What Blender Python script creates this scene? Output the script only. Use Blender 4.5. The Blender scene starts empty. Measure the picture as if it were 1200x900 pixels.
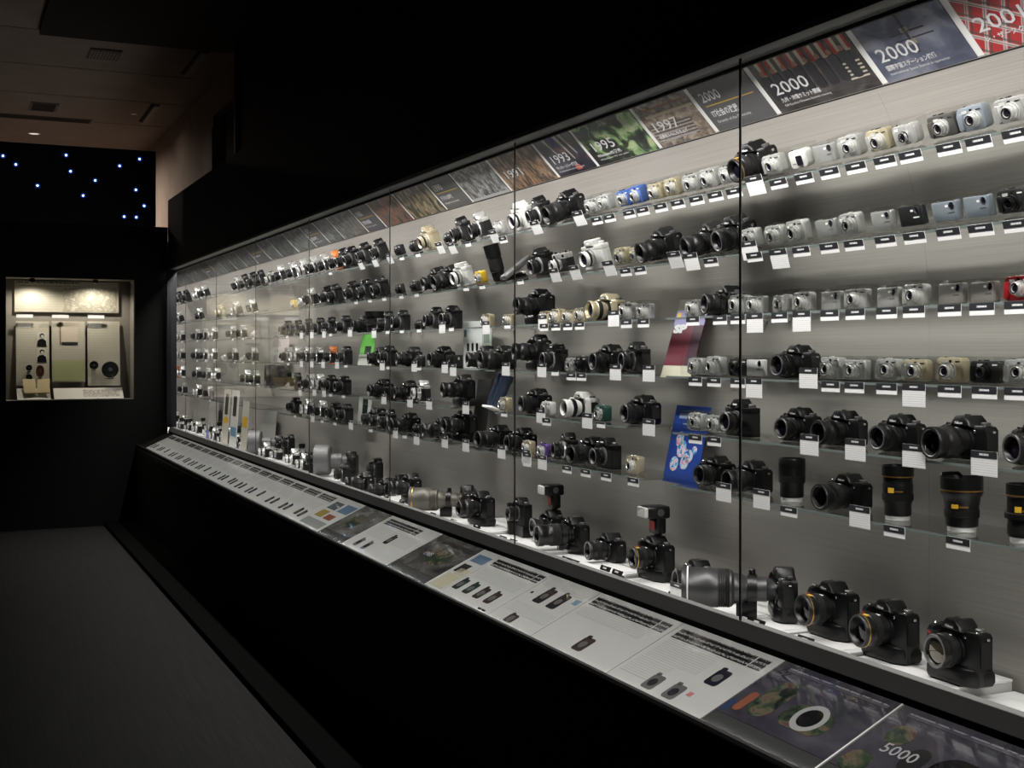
import bpy, bmesh, math, random
from mathutils import Vector, Matrix
random.seed(7)
SC = bpy.context.scene
COL = SC.collection

# ------------------------------------------------------------------ camera, world, light, exposure
FPX, HORIZON, VPX, VPX2 = 1451.0, 412.8, -58.0, 3800.0
TH = math.atan((600 - VPX) / FPX)
CT, ST = math.cos(TH), math.sin(TH)
EYE = 1.5
cam = bpy.data.cameras.new('camera')
cam.sensor_fit = 'HORIZONTAL'; cam.sensor_width = 36.0
cam.lens = 36.0 * FPX / 1200.0
cam.shift_y = -(450 - HORIZON) / 1200.0
cam.clip_start = 0.05; cam.clip_end = 100
camo = bpy.data.objects.new('camera', cam); COL.objects.link(camo)
camo.location = (0, 0, EYE)
camo.rotation_euler = (math.pi / 2, 0, -TH)
SC.camera = camo
w = bpy.data.worlds.new('world'); SC.world = w; w.use_nodes = True
w.node_tree.nodes['Background'].inputs[0].default_value = (0.010, 0.009, 0.009, 1)
w.node_tree.nodes['Background'].inputs[1].default_value = 0.05
SC.view_settings.view_transform = 'Standard'; SC.view_settings.look = 'None'
SC.view_settings.exposure = 0.0; SC.view_settings.gamma = 1.0
SC.view_settings.use_curve_mapping = False
SC.cycles.use_denoising = True
SC.cycles.max_bounces = 10; SC.cycles.transparent_max_bounces = 32
SC.cycles.caustics_reflective = False; SC.cycles.caustics_refractive = False
SC.cycles.sample_clamp_indirect = 4.0

CASE_W = 14.0        # watts for each metre of the case's light bar
NICHE_W, HALL_W, AISLE_FILL_W = 11.0, 430.0, .25
G = 1.75             # glass plane
W = 2.35             # back wall plane
YN, YF = -0.6, 11.07 # near end of the case, far end of its glass
YE = 15.2            # the case runs on behind the partition wall
R0, Z0 = 1.04, 0.10  # curve of the upper back wall
SBX, SBZ = 2.173, 0.6815   # lower edge of the photo strip

def area_light(name, loc, target, sx, sy, power, color, spread=math.pi):
    l = bpy.data.lights.new(name, 'AREA'); l.shape = 'RECTANGLE'; l.size = sx; l.size_y = sy
    l.energy = power; l.color = color; l.spread = spread
    o = bpy.data.objects.new(name, l); COL.objects.link(o)
    o.location = loc
    d = (Vector(target) - Vector(loc)).normalized()
    yax = Vector((0, 1, 0)); z = -d; x = yax.cross(z).normalized(); yy = z.cross(x)
    M = Matrix((yy, -x, z)).transposed()      # long side runs along Y
    o.rotation_euler = M.to_euler()
    return o
NSEG = 12
SEG = (YE - YN) / NSEG
for i in range(NSEG):
    yc = YN + SEG * (i + .5)
    area_light('case_light', (1.830, yc, EYE + .752), (2.12, yc, EYE - .80), SEG * .94, .028, CASE_W * SEG, (1.0, .972, .935), math.radians(170))

# ------------------------------------------------------------------ helpers
def PY(px, X):
    """distance along the wall at which a thing at offset X stands"""
    return ((FPX / CT) / (px - VPX) - ST) * X / CT

class MB:
    def __init__(self): self.v = []; self.f = []
    def loops(self, rings, cap0=True, cap1=True):
        b = len(self.v); n = len(rings[0])
        for r in rings: self.v += [tuple(p) for p in r]
        for k in range(len(rings) - 1):
            for i in range(n):
                j = (i + 1) % n
                self.f.append((b + k*n + i, b + k*n + j, b + (k+1)*n + j, b + (k+1)*n + i))
        if cap0: self.f.append(tuple(b + i for i in range(n))[::-1])
        if cap1: self.f.append(tuple(b + (len(rings)-1)*n + i for i in range(n)))
        return self
    def _slab(self, out, a0, a1, bev, mk):
        cx = sum(p[0] for p in out) / len(out); cy = sum(p[1] for p in out) / len(out)
        hx = max(abs(p[0]-cx) for p in out) or 1; hy = max(abs(p[1]-cy) for p in out) or 1
        if bev <= 0:
            return self.loops([[mk(p[0], p[1], a) for p in out] for a in (a0, a1)])
        ins = [(cx + (p[0]-cx)*(1-bev/hx), cy + (p[1]-cy)*(1-bev/hy)) for p in out]
        mid = [(cx + (p[0]-cx)*(1-.3*bev/hx), cy + (p[1]-cy)*(1-.3*bev/hy)) for p in out]
        s = 1 if a1 > a0 else -1
        return self.loops([[mk(p[0], p[1], a0) for p in ins], [mk(p[0], p[1], a0+.3*bev*s) for p in mid],
                           [mk(p[0], p[1], a0+bev*s) for p in out], [mk(p[0], p[1], a1-bev*s) for p in out],
                           [mk(p[0], p[1], a1-.3*bev*s) for p in mid], [mk(p[0], p[1], a1) for p in ins]])
    def slabx(self, out, x0, x1, bev=0): return self._slab(out, x0, x1, bev, lambda a, b, c: (c, a, b))
    def slaby(self, out, y0, y1, bev=0): return self._slab(out, y0, y1, bev, lambda a, b, c: (a, c, b))
    def slabz(self, out, z0, z1, bev=0): return self._slab(out, z0, z1, bev, lambda a, b, c: (a, b, c))
    def box(self, x0, x1, y0, y1, z0, z1, bev=0):
        return self.slabz([(x0, y0), (x1, y0), (x1, y1), (x0, y1)], z0, z1, bev)
    def lathe(self, prof, o=(0, 0, 0), axis='-x', seg=20, cap0=True, cap1=True):
        rings = []
        for t, r in prof:
            ring = []
            for i in range(seg):
                a = 2 * math.pi * i / seg; c, s = max(r, 1e-5) * math.cos(a), max(r, 1e-5) * math.sin(a)
                if axis == '-x': p = (o[0] - t, o[1] + c, o[2] + s)
                elif axis == 'x': p = (o[0] + t, o[1] + c, o[2] + s)
                elif axis == '-y': p = (o[0] + c, o[1] - t, o[2] + s)
                elif axis == 'y': p = (o[0] + c, o[1] + t, o[2] + s)
                else: p = (o[0] + c, o[1] + s, o[2] + t)
                ring.append(p)
            rings.append(ring)
        return self.loops(rings, cap0, cap1)
    def mesh(self, name, mat, smooth=35, recalc=True):
        me = bpy.data.meshes.new(name)
        me.from_pydata(self.v, [], self.f)
        if recalc:
            bm = bmesh.new(); bm.from_mesh(me)
            bmesh.ops.recalc_face_normals(bm, faces=bm.faces[:]); bm.to_mesh(me); bm.free()
        if smooth:
            me.polygons.foreach_set('use_smooth', [True] * len(me.polygons))
            me.set_sharp_from_angle(angle=math.radians(smooth))
        if mat: me.materials.append(mat)
        me.update()
        return me

def rrect(cx, cy, w, h, r, n=3):
    pts = []
    for sx, sy, a0 in ((1, 1, 0), (-1, 1, 90), (-1, -1, 180), (1, -1, 270)):
        for k in range(n + 1):
            a = math.radians(a0 + 90 * k / n)
            pts.append((cx + sx*(w/2-r) + r*math.cos(a), cy + sy*(h/2-r) + r*math.sin(a)))
    return pts

def obj(name, me, parent=None, loc=None, kind=None):
    o = bpy.data.objects.new(name, me); COL.objects.link(o)
    if parent is not None: o.parent = parent
    if loc is not None: o.location = loc
    if kind: o['kind'] = kind
    return o
def tag(o, label, cat, group=None, kind=None):
    o['label'] = label; o['category'] = cat
    if group: o['group'] = group
    if kind: o['kind'] = kind
    return o
def empty(name, loc=(0, 0, 0), rot=None):
    o = bpy.data.objects.new(name, None); COL.objects.link(o)
    o.location = loc; o.empty_display_size = .02
    if rot is not None: o.rotation_euler = rot
    return o
def basis(ox, xa, ya):
    """matrix whose local x, y run along xa, ya; local z is the face normal"""
    xa = Vector(xa).normalized(); ya = Vector(ya).normalized(); za = xa.cross(ya)
    M = Matrix((xa, ya, za)).transposed().to_4x4(); M.translation = Vector(ox)
    return M

# ------------------------------------------------------------------ materials
MATS = {}
def mat(name, col, rough=.5, metal=0., coat=0., emit=None, es=0., spec=.5):
    if name in MATS: return MATS[name]
    m = bpy.data.materials.new(name); m.use_nodes = True; MATS[name] = m
    b = m.node_tree.nodes['Principled BSDF']
    b.inputs['Base Color'].default_value = (*col, 1); b.inputs['Roughness'].default_value = rough
    b.inputs['Metallic'].default_value = metal; b.inputs['Coat Weight'].default_value = coat
    b.inputs['Coat Roughness'].default_value = .03
    b.inputs['Specular IOR Level'].default_value = spec if coat < .9 else 0.
    if emit: b.inputs['Emission Color'].default_value = (*emit, 1); b.inputs['Emission Strength'].default_value = es
    return m
def nodes(m): return m.node_tree.nodes, m.node_tree.links, m.node_tree.nodes['Principled BSDF']
def grain(m, scale=(300, 300, 300), amt=.25, bump=.0, coord='Object', detail=3):
    """fine mottling of the base colour with optional relief"""
    N, L, b = nodes(m)
    c = N.new('ShaderNodeTexCoord'); mp = N.new('ShaderNodeMapping'); mp.inputs['Scale'].default_value = scale
    t = N.new('ShaderNodeTexNoise'); t.inputs['Scale'].default_value = 1; t.inputs['Detail'].default_value = detail
    L.new(c.outputs[coord], mp.inputs[0]); L.new(mp.outputs[0], t.inputs['Vector'])
    base = b.inputs['Base Color'].default_value[:3]
    r = N.new('ShaderNodeValToRGB')
    r.color_ramp.elements[0].position = .3; r.color_ramp.elements[1].position = .7
    r.color_ramp.elements[0].color = (*[x*(1-amt) for x in base], 1); r.color_ramp.elements[1].color = (*[min(1, x*(1+amt)) for x in base], 1)
    L.new(t.outputs['Fac'], r.inputs[0]); L.new(r.outputs[0], b.inputs['Base Color'])
    if bump:
        bp = N.new('ShaderNodeBump'); bp.inputs['Strength'].default_value = bump; bp.inputs['Distance'].default_value = .001
        L.new(t.outputs['Fac'], bp.inputs['Height']); L.new(bp.outputs[0], b.inputs['Normal'])
    return m
def mnode(m, op, a, b=None):
    N, L, _ = nodes(m); n = N.new('ShaderNodeMath'); n.operation = op
    for i, x in enumerate((a, b)):
        if x is None: continue
        if isinstance(x, (int, float)): n.inputs[i].default_value = x
        else: L.new(x, n.inputs[i])
    return n.outputs[0]
def text_mat(name, bg, ink, pitch, duty=.5, run=900., rough=.5, coat=0., cover=.45):
    """lines of print too small to read: local y stacks the lines, local x runs along them"""
    if name in MATS: return MATS[name]
    m = mat(name, bg, rough, coat=coat); N, L, b = nodes(m)
    c = N.new('ShaderNodeTexCoord'); s = N.new('ShaderNodeSeparateXYZ'); L.new(c.outputs['Object'], s.inputs[0])
    v = mnode(m, 'DIVIDE', s.outputs['Y'], pitch)
    inline = mnode(m, 'LESS_THAN', mnode(m, 'FRACT', v), duty)
    cb = N.new('ShaderNodeCombineXYZ')
    L.new(mnode(m, 'MULTIPLY', s.outputs['X'], run), cb.inputs[0]); L.new(mnode(m, 'MULTIPLY', v, 3.7), cb.inputs[1])
    t = N.new('ShaderNodeTexNoise'); t.inputs['Scale'].default_value = 1; t.inputs['Detail'].default_value = 2
    L.new(cb.outputs[0], t.inputs['Vector'])
    on = mnode(m, 'MULTIPLY', inline, mnode(m, 'GREATER_THAN', t.outputs['Fac'], cover))
    mx = N.new('ShaderNodeMix'); mx.data_type = 'RGBA'
    mx.inputs[6].default_value = (*bg, 1); mx.inputs[7].default_value = (*ink, 1)
    L.new(on, mx.inputs[0]); L.new(mx.outputs[2], b.inputs['Base Color'])
    return m
def photo_mat(name, stops, scale=(14, 14, 14), rough=.35, detail=4, distort=.6, coat=0., seed=0., vor=False):
    if name in MATS: return MATS[name]
    m = mat(name, stops[0][1], rough, coat=coat); N, L, b = nodes(m)
    c = N.new('ShaderNodeTexCoord'); mp = N.new('ShaderNodeMapping'); mp.inputs['Scale'].default_value = scale
    mp.inputs['Location'].default_value = (seed, seed*1.7, seed*.3)
    L.new(c.outputs['Object'], mp.inputs[0])
    if vor:
        t = N.new('ShaderNodeTexVoronoi'); t.inputs['Scale'].default_value = 1; o = t.outputs['Distance']
    else:
        t = N.new('ShaderNodeTexNoise'); t.inputs['Scale'].default_value = 1; t.inputs['Detail'].default_value = detail
        t.inputs['Distortion'].default_value = distort; o = t.outputs['Fac']
    L.new(mp.outputs[0], t.inputs['Vector'])
    r = N.new('ShaderNodeValToRGB'); e = r.color_ramp.elements
    while len(e) < len(stops): e.new(.5)
    for k, (p, col) in enumerate(stops): e[k].position = p; e[k].color = (*col, 1)
    L.new(o, r.inputs[0]); L.new(r.outputs[0], b.inputs['Base Color'])
    return m
def pane_mat(name, tint, ior=1.5):
    """thin clear pane: mirror by the Fresnel law, otherwise see-through"""
    m = bpy.data.materials.new(name); m.use_nodes = True; MATS[name] = m
    N, L = m.node_tree.nodes, m.node_tree.links; N.clear()
    out = N.new('ShaderNodeOutputMaterial'); mx = N.new('ShaderNodeMixShader'); tr = N.new('ShaderNodeBsdfTransparent')
    gl = N.new('ShaderNodeBsdfGlossy'); gl.inputs['Roughness'].default_value = 0.0
    tr.inputs[0].default_value = (*tint, 1); fr = N.new('ShaderNodeFresnel'); 
    ge = N.new('ShaderNodeNewGeometry'); mi = N.new('ShaderNodeMix'); mi.inputs[2].default_value = ior; mi.inputs[3].default_value = 1 / ior
    L.new(ge.outputs['Backfacing'], mi.inputs[0]); L.new(mi.outputs[0], fr.inputs[0])
    L.new(fr.outputs[0], mx.inputs[0]); L.new(tr.outputs[0], mx.inputs[1]); L.new(gl.outputs[0], mx.inputs[2])
    L.new(mx.outputs[0], out.inputs[0])
    return m

M_black = mat('matt_black', (.006, .006, .006), .8, spec=.2)
M_fascia = mat('black_fascia', (.004, .004, .004), .7, spec=.15)
M_rail = mat('charcoal_rail', (.15, .15, .147), .5)
M_strip = mat('grey_metal_strip', (.06, .06, .058), .45, .3)
M_glass = pane_mat('clear_glass', (.985, .987, .985))
M_acryl = pane_mat('clear_acrylic', (.96, .965, .96), 1.4)
M_shelf = pane_mat('shelf_glass', (.975, .985, .98), 1.4)
M_edge = mat('glass_edge', (.16, .19, .18), .15)
M_joint = mat('dark_joint', (.03, .035, .035), .3)
M_white = grain(mat('white_lacquer', (.78, .78, .77), .4), (60, 60, 60), .04)
M_wh_edge = mat('white_edge', (.85, .85, .84), .35)
M_k = grain(mat('black_polycarbonate', (.0045, .0045, .005), .36, spec=.35), (900, 900, 900), .3, .15)
M_leather = grain(mat('black_leatherette', (.006, .006, .0065), .6, spec=.3), (1400, 1400, 1400), .4, .3)
M_rubber = mat('black_rubber', (.008, .008, .008), .7, spec=.3)
M_barrel = mat('black_anodised', (.008, .008, .0085), .33, .2, spec=.4)
M_chrome = mat('satin_chrome', (.74, .74, .72), .24, .7)
M_shine = mat('bright_chrome', (.85, .85, .84), .12, 1.)
M_lens = mat('coated_lens_glass', (.008, .006, .012), .06, 0, 0, spec=.35)
M_lensA = mat('amber_coated_lens_glass', (.10, .085, .06), .06, .6, 1.0)
M_gold = mat('gold_ring', (.62, .36, .10), .3, .9)
M_logo = mat('white_print', (.8, .8, .8), .5)
M_yel = mat('yellow_badge', (.75, .45, .04), .4)
M_redp = mat('red_trim', (.35, .02, .015), .4)
M_grey = mat('grey_enamel', (.13, .13, .13), .35, .5)
PAL = {'s': ('silver', (.60, .60, .59), .27, .65), 'g': ('champagne', (.50, .44, .30), .33, .55), 'b': ('blue', (.06, .13, .42), .3, .35),
       'w': ('white', (.52, .52, .50), .35, 0.), 'k': ('black', (.013, .013, .014), .35, .1), 'r': ('red', (.30, .015, .02), .3, .3),
       'd': ('dark grey', (.27, .255, .24), .35, .45), 'n': ('blue-grey', (.30, .34, .39), .3, .45), 'y': ('yellow', (.55, .36, .03), .35, .1),
       'v': ('purple', (.11, .06, .24), .35, .3), 'o': ('orange', (.42, .13, .03), .4, .1), 'h': ('gunmetal', (.09, .083, .078), .35, .4), 'e': ('dark green', (.02, .06, .05), .35, .2)}
def pal(c): n, col, r, me = PAL[c]; return mat(n.replace(' ', '_') + '_camera_shell', col, r, me)
M_card = text_mat('card_print', (.82, .82, .82), (.62, .62, .62), .0055, .42, 700)
M_cardh = mat('card_heading', (.012, .013, .017), .5)
M_cardt = text_mat('card_lettering', (.10, .10, .11), (.70, .70, .70), .02, .9, 900, cover=.42)
M_cardw = mat('card_white', (.84, .84, .84), .5)

# ------------------------------------------------------------------ text and flat print
TXT = {}
def text_mesh(s, size, material, width=None, bold=.0, align='LEFT'):
    k = (s, size, material.name, width, bold, align)
    if k in TXT: return TXT[k]
    c = bpy.data.curves.new('lettering', 'FONT'); c.body = s; c.size = size; c.offset = bold; c.resolution_u = 2
    c.align_x = align
    o = bpy.data.objects.new('lettering', c); COL.objects.link(o)
    dg = bpy.context.evaluated_depsgraph_get()
    me = bpy.data.meshes.new_from_object(o.evaluated_get(dg))
    bpy.data.objects.remove(o); bpy.data.curves.remove(c)
    if width and len(me.vertices):
        x1 = max(v.co.x for v in me.vertices); x0 = min(v.co.x for v in me.vertices)
        f = width / max(x1 - x0, 1e-6)
        for v in me.vertices: v.co.x *= f
    me.materials.clear(); me.materials.append(material); TXT[k] = me
    return me
def plate(x0, x1, y0, y1, z0, z1, m, name='plate', bev=0):
    return MB().box(x0, x1, y0, y1, z0, z1, bev).mesh(name, m, 0)

# ================================================================== THE SETTING
def wall_x(z):
    if z <= Z0: return W
    if z <= SBZ:
        return W - R0 * (1 - math.cos(math.asin((z - Z0) / R0)))
    return SBX - (z - SBZ)

# back wall of the case, built of tall panels with a curved head
M_wall = mat('brushed_grey_laminate', (.30, .285, .26), .42, .15)
N_, L_, B_ = nodes(M_wall)
c_ = N_.new('ShaderNodeTexCoord'); mp_ = N_.new('ShaderNodeMapping'); mp_.inputs['Scale'].default_value = (2, 1.6, 520)
t_ = N_.new('ShaderNodeTexNoise'); t_.inputs['Scale'].default_value = 1; t_.inputs['Detail'].default_value = 5
L_.new(c_.outputs['Object'], mp_.inputs[0]); L_.new(mp_.outputs[0], t_.inputs['Vector'])
r_ = N_.new('ShaderNodeValToRGB'); r_.color_ramp.elements[0].position = .32; r_.color_ramp.elements[1].position = .68
r_.color_ramp.elements[0].color = (.315, .298, .275, 1); r_.color_ramp.elements[1].color = (.385, .365, .337, 1)
L_.new(t_.outputs['Fac'], r_.inputs[0]); L_.new(r_.outputs[0], B_.inputs['Base Color'])
wall = empty('wall_right', (W, YN, 0)); wall['kind'] = 'structure'; wall['label'] = 'brushed grey back wall of the display case with a curved head'
JOINTS = [PY(px, G) for px in (866, 602, 456, 361.5, 299, 253, 217)]
PANEL_Y = sorted(set([YN, .15] + [j * 1.0 for j in JOINTS] + [YF, 12.4, 13.7, YE]))
zs = [-.84, -.4, 0] + [Z0 + (SBZ + .004 - Z0) * k / 12 for k in range(13)]
for a, b in zip(PANEL_Y[:-1], PANEL_Y[1:]):
    mb = MB(); rings = []
    for y in (a + .0003, b - .0003):
        front = [(wall_x(z) - W, y - YN, z + EYE) for z in zs]
        back = [(.05, y - YN, zs[-1] + EYE), (.05, y - YN, zs[0] + EYE)]
        rings.append(front + back)
    mb.loops(rings)
    obj('wall_panel', mb.mesh('wall_panel', M_wall, 25), wall)

# floor, carpet, ceiling, far wall
M_carpet = mat('dark_carpet', (.030, .027, .029), .95)
N_, L_, B_ = nodes(M_carpet)
c_ = N_.new('ShaderNodeTexCoord'); mp_ = N_.new('ShaderNodeMapping'); mp_.inputs['Scale'].default_value = (75, 2.2, 1)
t_ = N_.new('ShaderNodeTexNoise'); t_.inputs['Scale'].default_value = 1; t_.inputs['Detail'].default_value = 4
L_.new(c_.outputs['Object'], mp_.inputs[0]); L_.new(mp_.outputs[0], t_.inputs['Vector'])
r_ = N_.new('ShaderNodeValToRGB'); r_.color_ramp.elements[0].position = .35; r_.color_ramp.elements[1].position = .65
r_.color_ramp.elements[0].color = (.0018, .0016, .0018, 1); r_.color_ramp.elements[1].color = (.0095, .0085, .0092, 1)
L_.new(t_.outputs['Fac'], r_.inputs[0]); L_.new(r_.outputs[0], B_.inputs['Base Color'])
bp_ = N_.new('ShaderNodeBump'); bp_.inputs['Strength'].default_value = .4; L_.new(t_.outputs['Fac'], bp_.inputs['Height']); L_.new(bp_.outputs[0], B_.inputs['Normal'])
obj('floor', MB().box(-5, 1.21, -3, 18, -.1, 0).mesh('floor', M_carpet, 0), kind='structure')['label'] = 'dark striped carpet floor'
obj('floor', MB().box(1.21, 2.6, -3, 18, -.1, .03, .004).mesh('floor', mat('black_plinth', (.002, .002, .002), .9, spec=.05), 0), kind='structure')['label'] = 'black plinth strip beside the carpet'

CZ = 2.755 + EYE
M_ceil = grain(mat('brown_grey_ceiling_board', (.30, .25, .22), .8), (3, 3, 3), .08)
ceil = empty('ceiling', (0, 0, CZ)); ceil['kind'] = 'structure'; ceil['label'] = 'dim brown-grey board ceiling'
def ray(px, py, z):
    d = FPX * z / (HORIZON - py); r = (px - 600) / FPX * d
    return (d * ST + r * CT, d * CT - r * ST)
cuts = [-3, 2, 6, ray(0, 30, 2.755)[1], ray(0, 72, 2.755)[1], ray(0, 106, 2.755)[1], ray(0, 135, 2.755)[1], 18.5]
for a, b in zip(cuts[:-1], cuts[1:]):
    obj('ceiling_board', MB().box(-5, 2.6, a + .012, b - .012, 0, .05, .003).mesh('ceiling_board', M_ceil, 0), ceil)
obj('ceiling_backing', MB().box(-5, 2.6, -3, 18.5, .055, .10).mesh('ceiling_backing', M_black, 0), ceil)
# black dropped soffit above the case aisle
obj('trim_1', MB().box(.69, 2.30, -3, 11.25, CZ - .055, CZ - .002).mesh('trim_1', M_black, 0), kind='structure')['label'] = 'black dropped soffit above the case'
obj('trim_2', MB().box(2.30, 2.36, YN, 10.86, EYE + 1.319, CZ - .06).mesh('trim_2', M_black, 0), kind='structure')['label'] = 'black bulkhead above the case fascia'
obj('trim_3', MB().box(2.27, 2.33, 10.87, 10.93, EYE + 1.0, CZ - .06, .004).mesh('trim_3', mat('dark_grey_post', (.012, .012, .014), .6, spec=.2), 0), kind='structure')['label'] = 'slim dark grey vertical post at the end of the bulkhead'

# brown side wall beyond the partition, with a dark opening and its frame
M_brown = grain(mat('beige_brown_wall', (.34, .27, .23), .8), (4, 4, 4), .08)
wb = empty('wall_side', (2.45, 11.0, 0)); wb['kind'] = 'structure'; wb['label'] = 'beige-brown side wall beyond the partition'
y0, y1 = 11.5, 12.8
obj('wall_section', MB().box(0, .1, y1 - 11, 7.5, 0, CZ).mesh('wall_section', M_brown, 0), wb)
obj('wall_section', MB().box(0, .1, 0, y1 - 11.003, EYE + 2.42, CZ).mesh('wall_section', M_brown, 0), wb)
obj('wall_recess', MB().box(.08, .12, 0, y1 - 11, 0, EYE + 2.415).mesh('wall_recess', M_black, 0), wb)
obj('door_frame', MB().box(-.015, .0, y1 - 11, y1 - 10.58, 0, EYE + 2.30).mesh('door_frame', grain(mat('dull_brown_frame', (.20, .16, .14), .7), (5, 5, 5), .1), 0), wb)
obj('wall_notice', MB().box(-.006, 0, 2.9, 3.5, EYE + 1.72, EYE + 1.80).mesh('wall_notice', mat('dull_brown_sign', (.16, .12, .10), .6), 0), wb)
obj('wall_end', MB().box(-5, 2.6, 18.4, 18.5, 0, CZ).mesh('wall_end', M_brown, 0), kind='structure')['label'] = 'far end wall of the hall beyond the partition'
obj('wall_left', MB().box(-5.1, -5, -3, 18.5, 0, CZ).mesh('wall_left', M_black, 0), kind='structure')['label'] = 'dark left wall of the hall'
obj('wall_back', MB().box(-5.1, 2.6, -3.1, -3, 0, CZ).mesh('wall_back', M_black, 0), kind='structure')['label'] = 'dark wall behind the viewer'

# far partition wall with a window onto a lit display niche
FY = 11.2
def FX(px): return (FY * CT) / ((FPX / CT) / (px - VPX) - ST)
def FZ(px, py):
    x = FX(px); return (HORIZON - py) / FPX * (x * ST + FY * CT)
NX0, NX1 = FX(7), FX(158)
NZ0, NZ1 = FZ(80, 469), FZ(80, 326)
M_part = mat('black_partition', (.006, .006, .006), .8, spec=.15)
pw = empty('wall_far', (0, FY, 0)); pw['kind'] = 'structure'; pw['label'] = 'black partition wall with a lit display window'
PT = FZ(90, 262) + EYE
for (xa, xb, za, zb) in ((-5, NX0, 0, PT), (NX1, 1.745, 0, PT), (NX0, NX1, 0, NZ0 + EYE), (NX0, NX1, NZ1 + EYE, PT)):
    obj('wall_section', MB().box(xa, xb, 0, .08, za, zb).mesh('wall_section', M_part, 0), pw)
# starry board on top of the partition
sp = empty('star_panel', (0, FY, PT)); tag(sp, 'black board of tiny blue star lights above the partition', 'light panel')
ST1 = FZ(182, 178) + EYE - PT; SX1 = FX(182)
obj('board', MB().box(-5, SX1, -.03, .05, 0, ST1, .003).mesh('board', mat('black_star_board', (.004, .004, .006), .8), 0), sp)
led_b = MB().lathe([(0, .009), (.004, .008), (.007, .005), (.008, .0)], axis='-y', seg=12).mesh('star_light', mat('blue_white_led', (.5, .7, 1), .3, emit=(.38, .62, 1.0), es=5), 40)
led_r = MB().lathe([(0, .021), (.003, .020), (.004, .012), (.0, .012)], axis='-y', seg=14, cap0=False, cap1=False).mesh('halo_ring', mat('blue_led_halo', (.02, .06, .3), .3, emit=(.015, .07, .6), es=.30), 40)  # glowing ring imitates the blue halo around each star light
for (x, y) in ((20, 140), (110, 200), (262, 348), (463, 135), (494, 248), (667, 312), (582, 418), (838, 210), (978, 162), (952, 378), (1010, 490), (870, 566), (955, 570)):
    px, py = x / 6, 160 + y / 6
    zz = FZ(px, py) + EYE
    s = obj('star_light', led_b, sp if zz > PT else pw, (FX(px), -.031 if zz > PT else -.001, zz - PT if zz > PT else zz))
    obj('halo_ring', led_r, s)

# ================================================================== THE DISPLAY CASE
case = empty('display_case', (G, YN, 0)); tag(case, 'long black display case with glass front along the wall', 'display case')
def cpart(name, x0, x1, y0, y1, z0, z1, m, bev=0, parent=None):
    return obj(name, MB().box(x0 - G, x1 - G, y0 - YN, y1 - YN, z0 + EYE, z1 + EYE, bev).mesh(name, m, 0 if not bev else 35), parent or case)
RT, RB = -.6543, -.6916
DBX, DBZ, DFX, DFZ = 1.735, RB - .004, 1.497, -.804
rl = [(1.737, RB + .009), (1.772, RT - .010), (1.778, RT - .010), (1.778, RT), (1.7475, RT), (1.7445, RT - .001)]
rl = [(1.7375, RB + .003), (1.7505, RT), (1.778, RT), (1.778, RB - .02), (1.7375, RB - .02)]
obj('lower_rail', MB().loops([[(x - G, y - YN, z + EYE) for x, z in rl] for y in (YN, YF + .05)]).mesh('lower_rail', M_rail, 0), case)
cpart('rail_gap', 1.7355, 1.7374, YN, YF + .05, RB - .02, RB + .0028, M_black)
cpart('case_floor', 1.776, W - .002, YN, YE, -.90, -.84, M_white)
cpart('fascia', 1.742, 1.80, YN, YF + .1, .736, 1.319, M_fascia)
cpart('fascia_cap', 1.742, 2.29, YN, YF + .1, 1.319, 1.335, M_fascia)
cpart('grey_strip', 1.736, 1.80, YN, YF + .1, .7185, .735, M_strip, .002)
cpart('light_baffle', 1.795, 1.803, YN, YE, .7085, .7180, M_black)
cpart('light_housing', 1.81, 1.92, YN, YE, .765, .80, M_black)
cpart('case_roof', 1.80, 2.34, YN, YE, .99, 1.0, M_black)
cpart('end_post', 1.72, 1.80, YF + .002, YF + .06, RT, .7185, mat('dark_grey_post', (.012, .012, .014), .6, spec=.2), .003)
cpart('end_panel', 1.80, W - .003, YE + .002, YE + .03, -.84, .985, mat('dark_end_panel', (.06, .06, .06), .6))
cpart('near_panel', 1.80, W - .003, YN - .03, YN - .002, -.84, .985, M_black)
gy = [YN] + sorted(JOINTS) + [YF]
gy.insert(1, JOINTS[0] - (JOINTS[1] - JOINTS[0])) if JOINTS[0] - (JOINTS[1] - JOINTS[0]) > YN + .1 else None
for a, b in zip(gy[:-1], gy[1:]):
    me = bpy.data.meshes.new('glass_pane')
    me.from_pydata([(.004, a - YN + .0022, RT + EYE), (.004, b - YN - .0022, RT + EYE), (.004, b - YN - .0022, .717 + EYE), (.004, a - YN + .0022, .717 + EYE)], [], [(0, 3, 2, 1)])
    me.materials.append(M_glass); p = obj('glass_pane', me, case)
    for y in (a + .0022, b - .0022):
        if YN + .05 < y < YF - .05:
            obj('pane_edge', MB().box(.0028, .0052, y - YN - .0018, y - YN + .0018, RT + EYE + .001, .7165 + EYE).mesh('pane_edge', M_joint, 0), p)
# base cabinet, slanted reading desk and its rounded front lip
prof = [(1.47, -1.5 + .03), (1.47, -.86), (DFX - .02, DFZ - .03), (DFX, DFZ - .012), (DBX, DBZ - .012), (DBX, -1.47)]
rings = [[(x - G, y - YN, z + EYE) for x, z in prof] for y in (YN, FY - .002)]
obj('base_cabinet', MB().loops(rings).mesh('base_cabinet', M_fascia, 0), case)
lip = [(DFX - .006, DFZ - .016), (DFX - .016, DFZ - .014), (DFX - .020, DFZ - .006), (DFX - .016, DFZ + .002), (DFX - .006, DFZ + .003), (DFX - .001, DFZ - .001)]
rings = [[(x - G, y - YN, z + EYE) for x, z in lip] for y in (YN, FY - .003)]
obj('desk_lip', MB().loops(rings).mesh('desk_lip', mat('dark_lip', (.012, .012, .011), .55, spec=.2), 40), case)

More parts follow.
